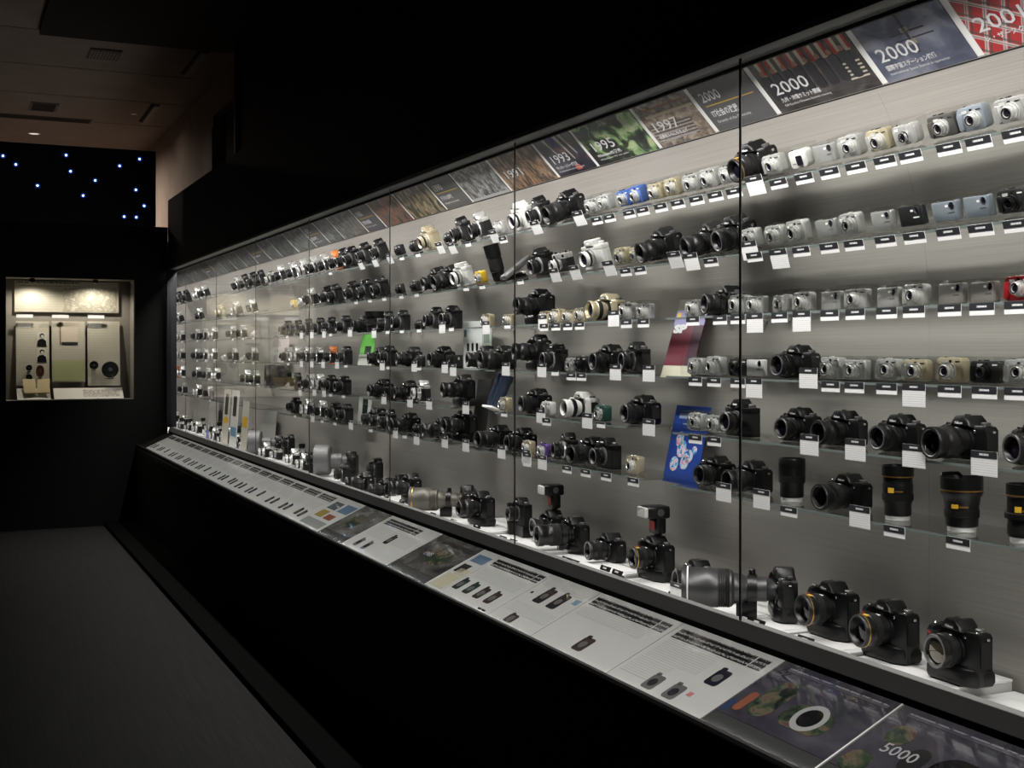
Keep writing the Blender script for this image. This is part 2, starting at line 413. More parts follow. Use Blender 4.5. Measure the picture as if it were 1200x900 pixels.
# ------------------------------------------------------------------ shelves
# (name, ratio z / x, item x, lean, label words)
ROWS = {1: (.2366, 2.140, 21., 'top shelf'), 2: (.1427, 2.205, 16., 'second shelf'), 3: (.0510, 2.215, 0., 'third shelf'),
        4: (-.0345, 2.215, 0., 'fourth shelf'), 5: (-.1164, 2.205, 0., 'fifth shelf'), 6: (-.1938, 2.205, 0., 'sixth shelf')}
def row_frame(r):
    k, X, lean, nm = ROWS[r]
    return X, k * X, math.radians(lean)
PANES = [(866, 9999, 'lens pane'), (602, 866, 'blue-poster pane'), (456, 602, 'open-book pane'), (361.5, 456, 'green-leaflet pane'),
         (299, 361.5, 'round-hood pane'), (253, 299, 'tall-boards pane'), (-50, 253, 'end-post panes')]
PANE_LONG = {'lens pane': 'behind the pane with upright lenses', 'blue-poster pane': 'behind the pane with the blue poster', 'open-book pane': 'behind the pane with the open book',
        'green-leaflet pane': 'behind the pane with the green leaflet', 'round-hood pane': 'behind the pane with the round hood', 'tall-boards pane': 'behind the pane with tall boards', 'end-post panes': 'behind the panes by the end post'}
def pane_of(px):
    for a, b, n in PANES:
        if a <= px < b: return n
ORD = ['', 'first', 'second', 'third', 'fourth', 'fifth', 'sixth', 'seventh', 'eighth', 'ninth', 'tenth', 'eleventh', 'twelfth', 'thirteenth', 'fourteenth', 'fifteenth', 'sixteenth', 'seventeenth', 'eighteenth', 'nineteenth', 'twentieth']
SHELF_SEG = {1: [(1260, 876), (872, 610), (604, 464), (458, 312), (300, 203)], 2: [(1260, 876), (872, 606), (602, 464), (458, 312), (300, 203)],
             3: [(1260, 872), (868, 806), (776, 608), (600, 566), (536, 464), (458, 334), (316, 203)],
             4: [(1260, 872), (868, 806), (774, 608), (600, 464), (458, 334), (316, 203)],
             5: [(1260, 872), (868, 814), (758, 600), (548, 442), (418, 340), (316, 203)],
             6: [(1260, 872), (868, 812), (776, 560), (548, 442), (418, 340), (316, 203)]}
for r, segs in SHELF_SEG.items():
    X, z, lean = row_frame(r)
    for n, (p0, p1) in enumerate(segs):
        ya, yb = PY(p0, X), PY(p1, X)
        sh = empty('glass_shelf', (X, (ya + yb) / 2, z + EYE - .0005), (0, -lean, 0))
        h = (yb - ya) / 2; bk = (wall_x(z) - X) / math.cos(lean) + (.012 if r > 2 else -.004) - .014
        obj('board', MB().box(-.082, bk, -h, h, -.006, -.0005).mesh('board', M_shelf, 0), sh)
        obj('front_edge', MB().box(-.0835, -.082, -h, h, -.0065, 0).mesh('front_edge', M_edge, 0), sh)
        for s in (-1, 1):
            obj('bracket', MB().box(bk - .02, bk, s * (h - .05) - .006, s * (h - .05) + .006, -.016, -.0065, .001).mesh('bracket', M_chrome, 30), sh)
        pn = pane_of((p0 + p1) / 2)
        tag(sh, f"clear glass {ROWS[r][3]}, section {ORD[len(segs)-n]} from the end post", 'shelf', 'glass shelves in the case')

# ================================================================== CAMERAS
PROTO = {}
def cyl(r, h, o, axis='z', seg=14, bev=None):
    b = bev if bev is not None else min(r, h) * .2
    return MB().lathe([(0, r), (h - b, r), (h, r - b)], o, axis, seg)
def lens_parts(P, parent, x0, y, z, R, Ln, gold=False, hood=False, glass=None, silver=False, tint=None, foot=False):
    """a stepped barrel along -x with ribbed focus ring, front ring and glass"""
    mb_ = M_chrome if silver else (tint or M_barrel)
    pr = [(0, R*.80), (Ln*.10, R*.80), (Ln*.13, R*.92), (Ln*.30, R*.92), (Ln*.33, R), (Ln*.62, R), (Ln*.65, R*.95), (Ln*.78, R*.95), (Ln*.82, R*1.02), (Ln*.97, R*1.02), (Ln, R*.98), (Ln, R*.86), (Ln*.80, R*.70)]
    i = len(P); P.append(('lens', MB().lathe(pr, (x0, y, z), '-x', 22).mesh('lens', mb_), parent))
    ring = []
    nr = 5
    for k in range(nr):
        t = Ln*.36 + k*(Ln*.24/nr); d = Ln*.24/nr
        ring += [(t, R*1.005), (t + d*.15, R*1.035), (t + d*.7, R*1.035), (t + d*.85, R*1.005)]
    P.append(('focus_ring', MB().lathe(ring, (x0, y, z), '-x', 22, False, False).mesh('focus_ring', M_rubber), i))
    if gold:
        t = Ln*.85
        P.append(('gold_band', MB().lathe([(t, R*1.02), (t, R*1.035), (t + .003, R*1.035), (t + .003, R*1.02)], (x0, y, z), '-x', 22, False, False).mesh('gold_band', M_gold), i))
        P.append(('badge', MB().box(x0 - Ln*.80, x0 - Ln*.67, y - R*.30, y + R*.10, z + R*.93, z + R*1.0).mesh('badge', M_yel, 0), i))
    else:
        t = Ln*.985
        P.append(('front_rim', MB().lathe([(t, R*1.0), (t + .0012, R*.97), (t + .0012, R*.86), (t, R*.82)], (x0, y, z), '-x', 22, False, False).mesh('front_rim', M_grey), i))
    gp = [(Ln*.79, R*.72), (Ln*.82, R*.68), (Ln*.85, R*.42), (Ln*.86, 0)] if glass is None else [(Ln*.86, R*.80), (Ln*.91, R*.70), (Ln*.945, R*.45), (Ln*.955, 0)]
    P.append(('front_glass', MB().lathe(gp, (x0, y, z), '-x', 20).mesh('front_glass', glass or M_lens), i))
    P.append(('scale_marks', MB().box(x0 - Ln*.30, x0 - Ln*.22, y - R*.25, y + R*.25, z + R*.905, z + R*.935).mesh('scale_marks', M_logo, 0), i))
    if hood:
        P.append(('lens_hood', MB().lathe([(Ln*.9, R*1.03), (Ln*.95, R*1.12), (Ln*1.35, R*1.2), (Ln*1.35, R*1.15), (Ln*.96, R*1.05)], (x0, y, z), '-x', 22, False, False).mesh('lens_hood', M_barrel), i))
    if foot:
        P.append(('tripod_foot', MB().box(x0 - Ln*.36, x0 - Ln*.20, y - .014, y + .014, .0, z - R*.85, .003).mesh('tripod_foot', M_barrel), i))
        P.append(('tripod_collar', MB().lathe([(Ln*.17, R*.93), (Ln*.17, R*1.0), (Ln*.30, R*1.0), (Ln*.30, R*.93)], (x0, y, z), '-x', 22, False, False).mesh('tripod_collar', M_barrel), i))

def k_compact(col, v):
    sh = pal(col); P = []
    w_, h_, d_ = [(.092, .062, .028), (.086, .064, .032), (.098, .060, .026), (.090, .068, .034)][v]
    ly, lz, lr = [(-.008, .028, .0205), (-.012, .031, .019), (-.002, .027, .020), (.0, .030, .022)][v]
    P.append(('body', MB().slabx(rrect(0, h_/2, w_, h_, .012 if v != 2 else .007), -d_/2, d_/2, .0032).mesh('body', sh), None))
    P.append(('grip', MB().slabx(rrect(w_/2 - .011, h_/2 - .004, .016, h_*.72, .006), -d_/2 - .007, -d_/2 + .004, .003).mesh('grip', sh if v else M_chrome if col != 'k' else sh), None))
    x = -d_/2
    lens = len(P)
    P.append(('lens', MB().lathe([(-.002, lr+.004), (.003, lr+.0035), (.004, lr), (.012, lr), (.0125, lr*.86), (.021, lr*.86), (.022, lr*.8), (.022, lr*.55), (.019, lr*.5)], (x, ly, lz), '-x', 20).mesh('lens', M_chrome if col != 'k' else M_barrel), None))
    P.append(('front_glass', MB().lathe([(.0185, lr*.52), (.0195, lr*.4), (.0205, 0)], (x, ly, lz), '-x', 16).mesh('front_glass', M_lens), lens))
    P.append(('barrel_ring', MB().lathe([(.0222, lr*.72), (.0228, lr*.70), (.0228, lr*.56), (.0222, lr*.54)], (x, ly, lz), '-x', 18, False, False).mesh('barrel_ring', M_barrel), lens))
    P.append(('flash', MB().slabx(rrect(.016, h_ - .012, .018, .008, .002), x - .0012, x + .002).mesh('flash', mat('flash_window', (.45, .45, .44), .25)), None))
    P.append(('viewfinder', MB().slabx(rrect(-.006, h_ - .010, .009, .007, .001), x - .001, x + .002).mesh('viewfinder', M_lens), None))
    P.append(('logo', MB().slabx(rrect(-w_*.34, h_ - .011, .016, .0035, .001), x - .0006, x + .002).mesh('logo', M_logo if col in 'kbrd' else M_barrel, 0), None))
    P.append(('shutter_button', cyl(.006, .0035, (0, w_/2 - .022, h_ - .0005)).mesh('shutter_button', M_shine), None))
    P.append(('mode_dial', cyl(.008, .003, (.002, w_/2 - .042, h_ - .0005)).mesh('mode_dial', M_chrome if v % 2 else M_barrel), None))
    return P
def k_slim(col, v):
    sh = pal(col); P = []
    w_, h_, d_ = [(.090, .056, .019), (.095, .058, .020)][v % 2]
    P.append(('body', MB().slabx(rrect(0, h_/2, w_, h_, .005), -d_/2, d_/2, .003).mesh('body', sh), None))
    x = -d_/2; ly, lz = -w_*.30, h_*.76
    i = len(P); P.append(('lens', MB().lathe([(-.001, .0105), (.0015, .0100), (.0018, .0075), (.0005, .007)], (x, ly, lz), '-x', 18).mesh('lens', M_shine), None))
    P.append(('front_glass', MB().lathe([(.0005, .0072), (.0012, .004), (.0014, 0)], (x, ly, lz), '-x', 16).mesh('front_glass', M_lens), i))
    P.append(('flash', MB().slabx(rrect(-w_*.10, lz, .010, .006, .0015), x - .0008, x + .002).mesh('flash', M_logo), None))
    P.append(('logo', MB().slabx(rrect(-w_*.24, h_*.42, .024, .0035, .001), x - .0006, x + .002).mesh('logo', M_logo if col == 'k' else M_grey, 0), None))
    P.append(('top_trim', MB().slabz(rrect(0, 0, d_ - .004, w_ - .01, .004), h_ - .001, h_ + .0012).mesh('top_trim', M_shine), None))
    P.append(('shutter_button', MB().slabz(rrect(0, w_*.30, .007, .016, .003), h_ + .001, h_ + .003).mesh('shutter_button', M_chrome), None))
    return P
def k_swivel(col, v):
    sh = pal(col); P = []
    P.append(('body', MB().slabx(rrect(.018, .032, .060, .064, .012), -.014, .014, .005).mesh('body', sh), None))
    P.append(('swivel_head', MB().slabx(rrect(-.034, .034, .042, .066, .018), -.017, .017, .006).mesh('swivel_head', sh), None))
    i = len(P)
    if col == 'w':
        P.append(('lens_window', MB().slabx(rrect(-.012, .028, .034, .034, .003), -.0185, -.012).mesh('lens_window', M_lens), None))
        P.append(('flash', MB().slabx(rrect(.024, .052, .012, .007, .002), -.0150, -.012).mesh('flash', M_logo), None))
    else:
        P.append(('lens', MB().lathe([(0, .020), (.006, .019), (.007, .016), (.016, .015), (.016, .011), (.013, .010)], (-.016, -.006, .028), '-x', 20).mesh('lens', M_shine), None))
        P.append(('front_glass', MB().lathe([(.012, .0105), (.0135, .006), (.014, 0)], (-.016, -.006, .028), '-x', 16).mesh('front_glass', M_lens), i))
        P.append(('flash', MB().slabx(rrect(.028, .052, .014, .008, .002), -.0150, -.012).mesh('flash', M_logo), None))
    P.append(('shutter_button', cyl(.006, .004, (0, .030, .0635)).mesh('shutter_button', M_shine), None))
    P.append(('logo', MB().slabx(rrect(.024, .018, .020, .004, .001), -.0147, -.012).mesh('logo', M_grey, 0), None))
    return P
def k_film(col, v, lensL=.040, lensR=.030):
    """film SLR: leather body between metal plates, prism, knobs"""
    acc = {'k': M_k, 's': M_chrome, 'w': pal('w'), 'g': pal('g'), 'r': M_k, 'o': pal('o'), 'e': pal('e')}[col]
    lea = pal('w') if col == 'w' else pal('g') if col == 'g' else M_leather
    w_, d_ = .142, .044; P = []
    out = [(-.016, -.071), (.016, -.071), (.022, -.060), (.022, .060), (.016, .071), (-.016, .071), (-.022, .058), (-.022, -.058)]
    P.append(('body', MB().slabz(out, .009, .070, 0).mesh('body', lea, 25), None))
    P.append(('base_plate', MB().slabz(out, 0, .0092, .002).mesh('base_plate', acc, 25), None))
    P.append(('top_plate', MB().slabz(out, .0698, .088, .003).mesh('top_plate', acc, 25), None))
    pr = [(-.030, .086), (.030, .086), (.026, .098), (.011, .113), (-.011, .113), (-.026, .098)] if v != 1 else [(-.027, .086), (.027, .086), (.027, .106), (.020, .110), (-.020, .110), (-.027, .106)]
    i = len(P); P.append(('prism', MB().slabx(pr, -.027, .021, .005).mesh('prism', acc, 25), None))
    P.append(('logo', MB().slabx(rrect(0, .097, .022, .005, .001), -.0276, -.026).mesh('logo', M_logo if col != 's' else M_barrel, 0), i))
    P.append(('hot_shoe', MB().box(-.006, .012, -.009, .009, .111, .1145).mesh('hot_shoe', M_shine, 0), i))
    P.append(('mount', MB().lathe([(-.004, .034), (.005, .033), (.006, .029)], (-.022, 0, .045), '-x', 22).mesh('mount', M_chrome if col != 'k' else M_grey), None))
    lens_parts(P, None, -.026, 0, .045, lensR, lensL, silver=(col == 's' and v == 2), tint=pal('w') if col == 'w' else pal('g') if col == 'g' else None)
    P.append(('shutter_dial', cyl(.0105, .009, (0, .044, .0875)).mesh('shutter_dial', M_chrome if col != 'k' else M_grey), None))
    P.append(('shutter_button', cyl(.005, .007, (-.010, .060, .0875)).mesh('shutter_button', M_shine), None))
    P.append(('rewind_knob', cyl(.0115, .011, (0, -.053, .0875)).mesh('rewind_knob', acc if col != 'k' else M_grey), None))
    P.append(('advance_lever', MB().slabz(rrect(.008, .056, .007, .03, .003), .0875, .092).mesh('advance_lever', M_shine), None))
    if col in 'ro':
        P.append(('side_panel', MB().slabx(rrect(.050, .040, .018, .052, .004), -.0245, -.020).mesh('side_panel', M_redp if col == 'r' else pal('o')), None))
    else:
        P.append(('self_timer', cyl(.005, .006, (-.021, .044, .056), '-x').mesh('self_timer', M_shine), None))
    return P
def k_range(col, v):
    P = []; out = [(-.012, -.068), (.012, -.068), (.018, -.058), (.018, .058), (.012, .068), (-.012, .068), (-.018, .058), (-.018, -.058)]
    P.append(('body', MB().slabz(out, .006, .056).mesh('body', M_leather, 25), None))
    P.append(('base_plate', MB().slabz(out, 0, .0062, .0015).mesh('base_plate', M_chrome, 25), None))
    P.append(('top_plate', MB().slabz(out, .0558, .078, .003).mesh('top_plate', M_chrome, 25), None))
    for y in (.038, -.040):
        P.append(('viewfinder', MB().slabx(rrect(y, .067, .015, .010, .002), -.0195, -.016).mesh('viewfinder', M_lens), None))
    lens_parts(P, None, -.018, 0, .036, .024, .042, silver=True)
    P.append(('shutter_dial', cyl(.009, .008, (0, .040, .0775)).mesh('shutter_dial', M_shine), None))
    P.append(('shutter_button', cyl(.005, .006, (0, .058, .0775)).mesh('shutter_button', M_shine), None))
    P.append(('rewind_knob', cyl(.011, .009, (0, -.052, .0775)).mesh('rewind_knob', M_shine), None))
    P.append(('accessory_shoe', MB().box(-.008, .008, -.010, .010, .0775, .081).mesh('accessory_shoe', M_shine, 0), None))
    return P
def k_zoom(col, v, gold=False, L=None, R=None, hood=False, h=.0, glass=None, logo=True, foot=False, no_lens=False, bodycol=None):
    """rounded reflex body with hand grip, prism hump, built-in flash and zoom lens; h adds a vertical grip"""
    sh = M_k if col in 'kr' else pal(col); P = []
    L = L or [.072, .085, .060, .095][v % 4]; R = R or [.034, .036, .033, .038][v % 4]
    hw = .066 if not h else .078
    body = [(.030, -hw + .008), (.030, hw - .006), (.020, hw), (-.030, hw), (-.046, hw - .012), (-.046, hw - .030), (-.026, hw - .042), (-.024, -hw + .022), (-.014, -hw)]
    body = body[::-1]
    P.append(('body', MB().slabz(body, 0, .082 + h, .012).mesh('body', sh, 40), None))
    if h: P.append(('vertical_grip', MB().slabz([(.0305, -hw - .0005), (.0305, hw + .001), (-.034, hw + .001), (-.049, hw - .012), (-.047, hw - .030), (-.038, -hw + .030), (-.018, -hw + .004)][::-1], -.0, h*.95, .014).mesh('vertical_grip', sh, 40), None))
    zb = .078 + h
    pr = [(-.036, zb), (.034, zb), (.030, zb + .012), (.018, zb + .026), (-.016, zb + .027), (-.030, zb + .014)]
    i = len(P); P.append(('prism_hump', MB().slabx(pr, -.036, .024, .008).mesh('prism_hump', sh, 40), None))
    P.append(('name_plate', MB().slabx(rrect(0, zb + .010, .034, .010, .002), -.0372, -.034).mesh('name_plate', M_barrel, 0), i))
    if logo:
        t = text_mesh('Nikon', .0085, M_logo, .026, .0002, 'CENTER')
        me = t.copy(); me.transform(basis((-.0378, 0, zb + .0068), (0, -1, 0), (0, 0, 1))); P.append(('logo', me, i))
    P.append(('hot_shoe', MB().box(-.010, .012, -.010, .010, zb + .0255, zb + .0295).mesh('hot_shoe', M_shine, 0), i))
    P.append(('hand_grip', MB().slabz([(-.029, hw + .0008), (-.047, hw - .011), (-.047, hw - .031), (-.030, hw - .040), (-.030, hw - .02)][::-1], .012 + h*.9, .070 + h, .003).mesh('hand_grip', M_rubber, 40), None))
    P.append(('mount', MB().lathe([(-.006, .037), (.006, .036), (.007, .031)], (-.024, -.004, .042 + h*.80), '-x', 22).mesh('mount', M_barrel), None))
    if not no_lens:
        lens_parts(P, None, -.029, -.004, .042 + h*.80, R, L, gold, hood, glass, tint=None if col in 'kr' else pal(col), foot=foot)
    P.append(('shutter_button', cyl(.006, .006, (-.030, hw - .022, .0812 + h)).mesh('shutter_button', M_shine), None))
    P.append(('control_dial', cyl(.0115, .008, (.006, -hw + .022, .0812 + h)).mesh('control_dial', M_grey), None))
    P.append(('top_display', MB().slabz(rrect(.004, hw - .028, .026, .030, .003), .0815 + h, .0835 + h).mesh('top_display', M_lens), None))
    for (bx, by, bz) in ((-.006, hw - .052, .0815 + h), (.014, -hw + .040, .0815 + h), (-.010, -hw + .012, .0800 + h)):
        P.append(('glint_dot', cyl(.0042, .0035, (bx, by, bz), 'z', 10).mesh('glint_dot', M_shine), None))  # bright chrome dots added to imitate glints on the body's shoulders
    P.append(('strap_lug', MB().box(.004, .012, -hw - .004, -hw + .002, .064 + h, .070 + h, .001).mesh('strap_lug', M_shine), None))
    P.append(('flash_button', cyl(.004, .004, (-.0225, -.040, .068 + h), '-x', 10).mesh('flash_button', M_shine), None))
    P.append(('port_cover', MB().slaby(rrect(.004, .045 + h*.7, .030, .040 + h*.4, .004), -hw - .0012, -hw + .004).mesh('port_cover', M_rubber), None))
    if col == 'r' or h:
        P.append(('red_mark', MB().slabx([(hw - .026, .062 + h), (hw - .014, .066 + h), (hw - .018, .058 + h)], -.0485, -.044).mesh('red_mark', M_redp, 0), None))
    if col == 'r':
        P.append(('side_panel', MB().slabx(rrect(hw - .020, .036, .016, .050, .004), -.0485, -.043).mesh('side_panel', M_redp), None))
    return P
def k_flash(col, v):
    """reflex camera carrying a shoe-mounted flash gun"""
    P = k_zoom(col, 0, gold=(v == 1), L=.070, R=.036, h=.045 if v == 1 else .02)
    z = (.078 + (.045 if v == 1 else .02)) + .029
    i = len(P); P.append(('flash_gun', MB().slabz(rrect(-.002, 0, .040, .066, .010), z + .006, z + .062, .006).mesh('flash_gun', M_k), None))
    P.append(('flash_foot', MB().slabz(rrect(0, 0, .022, .024, .004), z - .001, z + .008).mesh('flash_foot', M_barrel), i))
    P.append(('flash_head', MB().slabx(rrect(0, z + .080, .074, .042, .008), -.052, .030, .006).mesh('flash_head', M_k), i))
    P.append(('flash_window', MB().slabx(rrect(0, z + .080, .066, .034, .004), -.064, -.050, .003).mesh('flash_window', mat('frosted_flash', (.62, .62, .60), .3), 40), i))
    P.append(('pivot_disc', MB().lathe([(0, .013), (.003, .012)], (-.006, -.0365, z + .080), '-y', 16).mesh('pivot_disc', M_grey), i))
    P.append(('assist_window', MB().slabx(rrect(0, z + .034, .040, .030, .004), -.0235, -.019).mesh('assist_window', M_redp), i))
    return P
def k_upright(col, v):
    """lens standing on its rear cap"""
    prof = {0: [(.010, .030), (.012, .034), (.048, .034), (.052, .036), (.075, .0365), (.078, .038), (.120, .038), (.122, .037), (.122, .033), (.112, .031)],
            1: [(.010, .031), (.013, .034), (.040, .034), (.046, .037), (.090, .038), (.094, .036), (.108, .036), (.112, .0395), (.138, .040), (.138, .037), (.125, .034)],
            2: [(.010, .033), (.013, .038), (.030, .039), (.060, .0395), (.066, .041), (.082, .043), (.088, .048), (.100, .049), (.128, .049), (.128, .045), (.110, .040)],
            3: [(.010, .030), (.012, .035), (.050, .035), (.053, .042), (.064, .042), (.066, .036), (.100, .036), (.103, .039), (.130, .039), (.130, .035), (.118, .033)],
            4: [(.004, .030), (.008, .036), (.05, .036), (.055, .040), (.13, .040), (.134, .043), (.205, .044), (.205, .040), (.19, .037)],
            5: [(.006, .040), (.010, .048), (.040, .048), (.044, .054), (.085, .054), (.088, .062), (.120, .063), (.120, .058), (.105, .05)]}[v]
    H = prof[-3][0]; R = max(r for t, r in prof); P = []
    i = len(P); P.append(('barrel', MB().lathe(prof, (0, 0, 0), 'z', 28).mesh('barrel', M_barrel), None))
    P.append(('rear_cap', MB().lathe([(0, prof[0][1]), (prof[0][0] + .001, prof[0][1])], (0, 0, 0), 'z', 24).mesh('rear_cap', M_wh_edge if v < 4 else M_rubber), None))
    t0, t1, rr = {0: (.053, .074, .0368), 1: (.050, .066, .0384), 2: (.033, .052, .0398), 3: (.016, .038, .0352), 4: (.06, .125, .0402), 5: (.046, .083, .0542)}[v]
    rib = []
    for k in range(6):
        d = (t1 - t0)/6; t = t0 + k*d
        rib += [(t, rr - .001), (t + d*.1, rr + .0008), (t + d*.7, rr + .0008), (t + d*.8, rr - .001)]
    P.append(('focus_ring', MB().lathe(rib, (0, 0, 0), 'z', 28, False, False).mesh('focus_ring', M_rubber), i))
    if v < 4:
        t = {0: .104, 1: .109, 2: .0965, 3: .1035}[v]; r2 = {0: .0385, 1: .0395, 2: .0495, 3: .0395}[v]
        P.append(('gold_band', MB().lathe([(t, r2 - .002), (t, r2 + .0006), (t + .003, r2 + .0006), (t + .003, r2 - .002)], (0, 0, 0), 'z', 28, False, False).mesh('gold_band', M_gold if v else M_barrel), i))
    P.append(('front_glass', MB().lathe([(H - .012, prof[-1][1]), (H - .008, prof[-1][1]*.6), (H - .007, 0)], (0, 0, 0), 'z', 20).mesh('front_glass', M_lens), i))
    if v in (1, 2, 3):
        zb = {1: .070, 2: .056, 3: .068}[v]; rb = {1: .0388, 2: .0408, 3: .0366}[v]
        for a0, a1, z0, z1, mm in ((168, 192, zb, zb + .013, M_yel), (195, 225, zb + .002, zb + .006, M_gold)):
            mb = MB(); rings = []
            for zz in (z0, z1):
                rings.append([(rb*math.cos(math.radians(a))*1.0, rb*math.sin(math.radians(a)), zz) for a in [a0 + (a1-a0)*k/4 for k in range(5)]] +
                             [((rb-.002)*math.cos(math.radians(a)), (rb-.002)*math.sin(math.radians(a)), zz) for a in [a1 - (a1-a0)*k/4 for k in range(5)]])
            mb.loops(rings)
            me = mb.mesh('badge', mm); me.transform(Matrix.Rotation(math.radians(25), 4, 'Z'))
            P.append(('badge', me, i))
    if v == 2:
        for s in (0, math.pi):
            mb = MB(); rings = []
            for zz, sc in ((.1275, 1.0), (.137, .75)):
                rings.append([(.049*math.cos(s + 1.57 + a*sc), .049*math.sin(s + 1.57 + a*sc), zz) for a in (-.8, -.4, 0, .4, .8)] +
                             [(.046*math.cos(s + 1.57 + a*sc), .046*math.sin(s + 1.57 + a*sc), zz) for a in (.8, .4, 0, -.4, -.8)])
            P.append(('hood_petal', mb.loops(rings).mesh('hood_petal', M_barrel), i))
    return P
def k_flat(col, v):
    """folded pocket viewer: two slanted flat black housings on a hinge"""
    P = [('housing', MB().slabz(rrect(-.02, .03, .11, .05, .006), .004, .024, .004).mesh('housing', M_k), None)]
    me = MB().slabz(rrect(-.01, -.03, .15, .045, .006), .022, .044, .004).mesh('housing', M_grey); me.transform(Matrix.Translation((0, 0, .022)) @ Matrix.Rotation(math.radians(-22), 4, 'Y'))
    P.append(('housing', me, None))
    P.append(('hinge', MB().lathe([(-.03, .008), (.03, .008)], (.02, 0, .018), 'y', 12).mesh('hinge', M_chrome), None))
    P.append(('foot', MB().box(-.03, .02, -.03, .04, 0, .005, .001).mesh('foot', M_rubber), None))
    return P
def k_box(col, v):
    P = [('case_body', MB().slabx(rrect(0, .032, .090, .064, .006), -.025, .025, .004).mesh('case_body', M_leather), None)]
    P.append(('flap', MB().slabx(rrect(0, .046, .094, .034, .006), -.029, -.022, .002).mesh('flap', M_k), None))
    P.append(('snap', cyl(.006, .003, (-.0285, 0, .036), '-x', 12).mesh('snap', M_shine), None))
    P.append(('strap_lug', MB().box(-.004, .004, -.051, -.045, .040, .052).mesh('strap_lug', M_shine, 0), None))
    return P
def k_mirror(col, v):
    """film SLR behind a very wide, short mirror lens with a deep round hood"""
    P = k_film('k', 0, .030, .030)
    P = [p for p in P]
    i = len(P)
    P.append(('mirror_lens', MB().lathe([(.02, .036), (.05, .05), (.07, .075), (.12, .080), (.14, .085), (.20, .085), (.20, .080), (.15, .078)], (-.026, 0, .087), '-x', 30).mesh('mirror_lens', M_barrel), None))
    P.append(('front_glass', MB().lathe([(.150, .078), (.155, .04), (.156, 0)], (-.026, 0, .087), '-x', 24).mesh('front_glass', M_lens), i))
    P.append(('secondary_mirror', MB().lathe([(.150, .040), (.162, .040), (.163, .030)], (-.026, 0, .087), '-x', 20).mesh('secondary_mirror', M_barrel), i))
    return P
def k_tele(col, v):
    """reflex body behind a long, wide telephoto lens on a foot"""
    P = k_zoom('k', 0, h=.045, no_lens=True)
    R, Ln = [(.058, .27), (.055, .25), (.092, .20)][v]
    zc = [.085, .080, .098][v]
    body = [mat('gunmetal_enamel', (.05, .05, .052), .35, .4), mat('sand_grey_enamel', (.10, .094, .078), .4, .3), mat('silver_grey_enamel', (.15, .15, .15), .45, .3)][v]
    pr = [(0, .030), (Ln*.08, .032), (Ln*.10, R*.62), (Ln*.30, R*.62), (Ln*.33, R*.66), (Ln*.36, R*.74), (Ln*.44, R*.78), (Ln*.47, R*.93), (Ln*.60, R*.95), (Ln*.62, R*.99), (Ln*.72, R), (Ln*.93, R), (Ln*.95, R*1.05), (Ln, R*1.07), (Ln, R*.98), (Ln*.94, R*.92)]
    if v == 2: pr = [(0, .030), (.03, .032), (.035, .040), (.10, .042), (.105, R*.9), (.115, R), (.20, R*1.02), (.20, R*.96), (.13, R*.9)]
    i = len(P); P.append(('telephoto_lens', MB().lathe(pr, (-.029, -.004, zc), '-x', 30).mesh('telephoto_lens', body), None))
    P.append(('front_glass', MB().lathe([(Ln*.92 if v < 2 else .128, R*.9), (Ln*.95 if v < 2 else .14, R*.4), (Ln*.955 if v < 2 else .142, 0)], (-.029, -.004, zc), '-x', 24).mesh('front_glass', M_lens), i))
    if v < 2:
        P.append(('front_band', MB().lathe([(Ln*.93, R*1.0), (Ln*.93, R*1.055), (Ln*.945, R*1.055), (Ln*.945, R*1.0)], (-.029, -.004, zc), '-x', 30, False, False).mesh('front_band', M_gold if v else M_wh_edge), i))
        rib = []
        for k in range(8):
            t = Ln*(.49 + .016*k); rib += [(t, R*.94), (t + .001, R*.985), (t + Ln*.010, R*.985), (t + Ln*.012, R*.94)]
        P.append(('focus_ring', MB().lathe(rib, (-.029, -.004, zc), '-x', 30, False, False).mesh('focus_ring', M_rubber if v == 0 else body), i))
        P.append(('tripod_collar', MB().lathe([(Ln*.20, R*.6), (Ln*.20, R*.74), (Ln*.30, R*.74), (Ln*.30, R*.6)], (-.029, -.004, zc), '-x', 26, False, False).mesh('tripod_collar', M_barrel), i))
        P.append(('tripod_foot', MB().box(-.029 - Ln*.42, -.029 - Ln*.20, -.020, .012, 0, zc - R*.6, .004).mesh('tripod_foot', M_barrel), i))
        P.append(('knob', cyl(.010, .016, (-.029 - Ln*.25, -.004, zc + R*.72)).mesh('knob', M_barrel), i))
    return P
def k_old(col, v):
    """early silver camera bristling with knobs, lens and accessory finder"""
    P = k_range('s', v); P.append(('accessory_finder', MB().slabx(rrect(0, .098, .026, .034, .004), -.022, .020, .003).mesh('accessory_finder', M_chrome if v else M_barrel), None))
    P.append(('finder_glass', MB().slabx(rrect(0, .100, .018, .018, .003), -.0235, -.02).mesh('finder_glass', M_lens), None))
    return P
def k_motor(col, v):
    """film SLR on a tall motor drive"""
    P = k_film('k', v)
    q = []
    for n, me, p in P:
        me = me.copy(); me.transform(Matrix.Translation((0, 0, .050))); q.append((n, me, p))
    q.append(('motor_drive', MB().slabz([(.022, -.072), (.022, .074), (-.040, .076), (-.044, .050), (-.024, .040), (-.024, -.070)][::-1], 0, .0505, .005).mesh('motor_drive', M_k, 40), None))
    q.append(('trigger_grip', MB().slabz(rrect(-.032, .062, .024, .026, .007), .040, .135, .005).mesh('trigger_grip', M_rubber, 40), None))
    return q

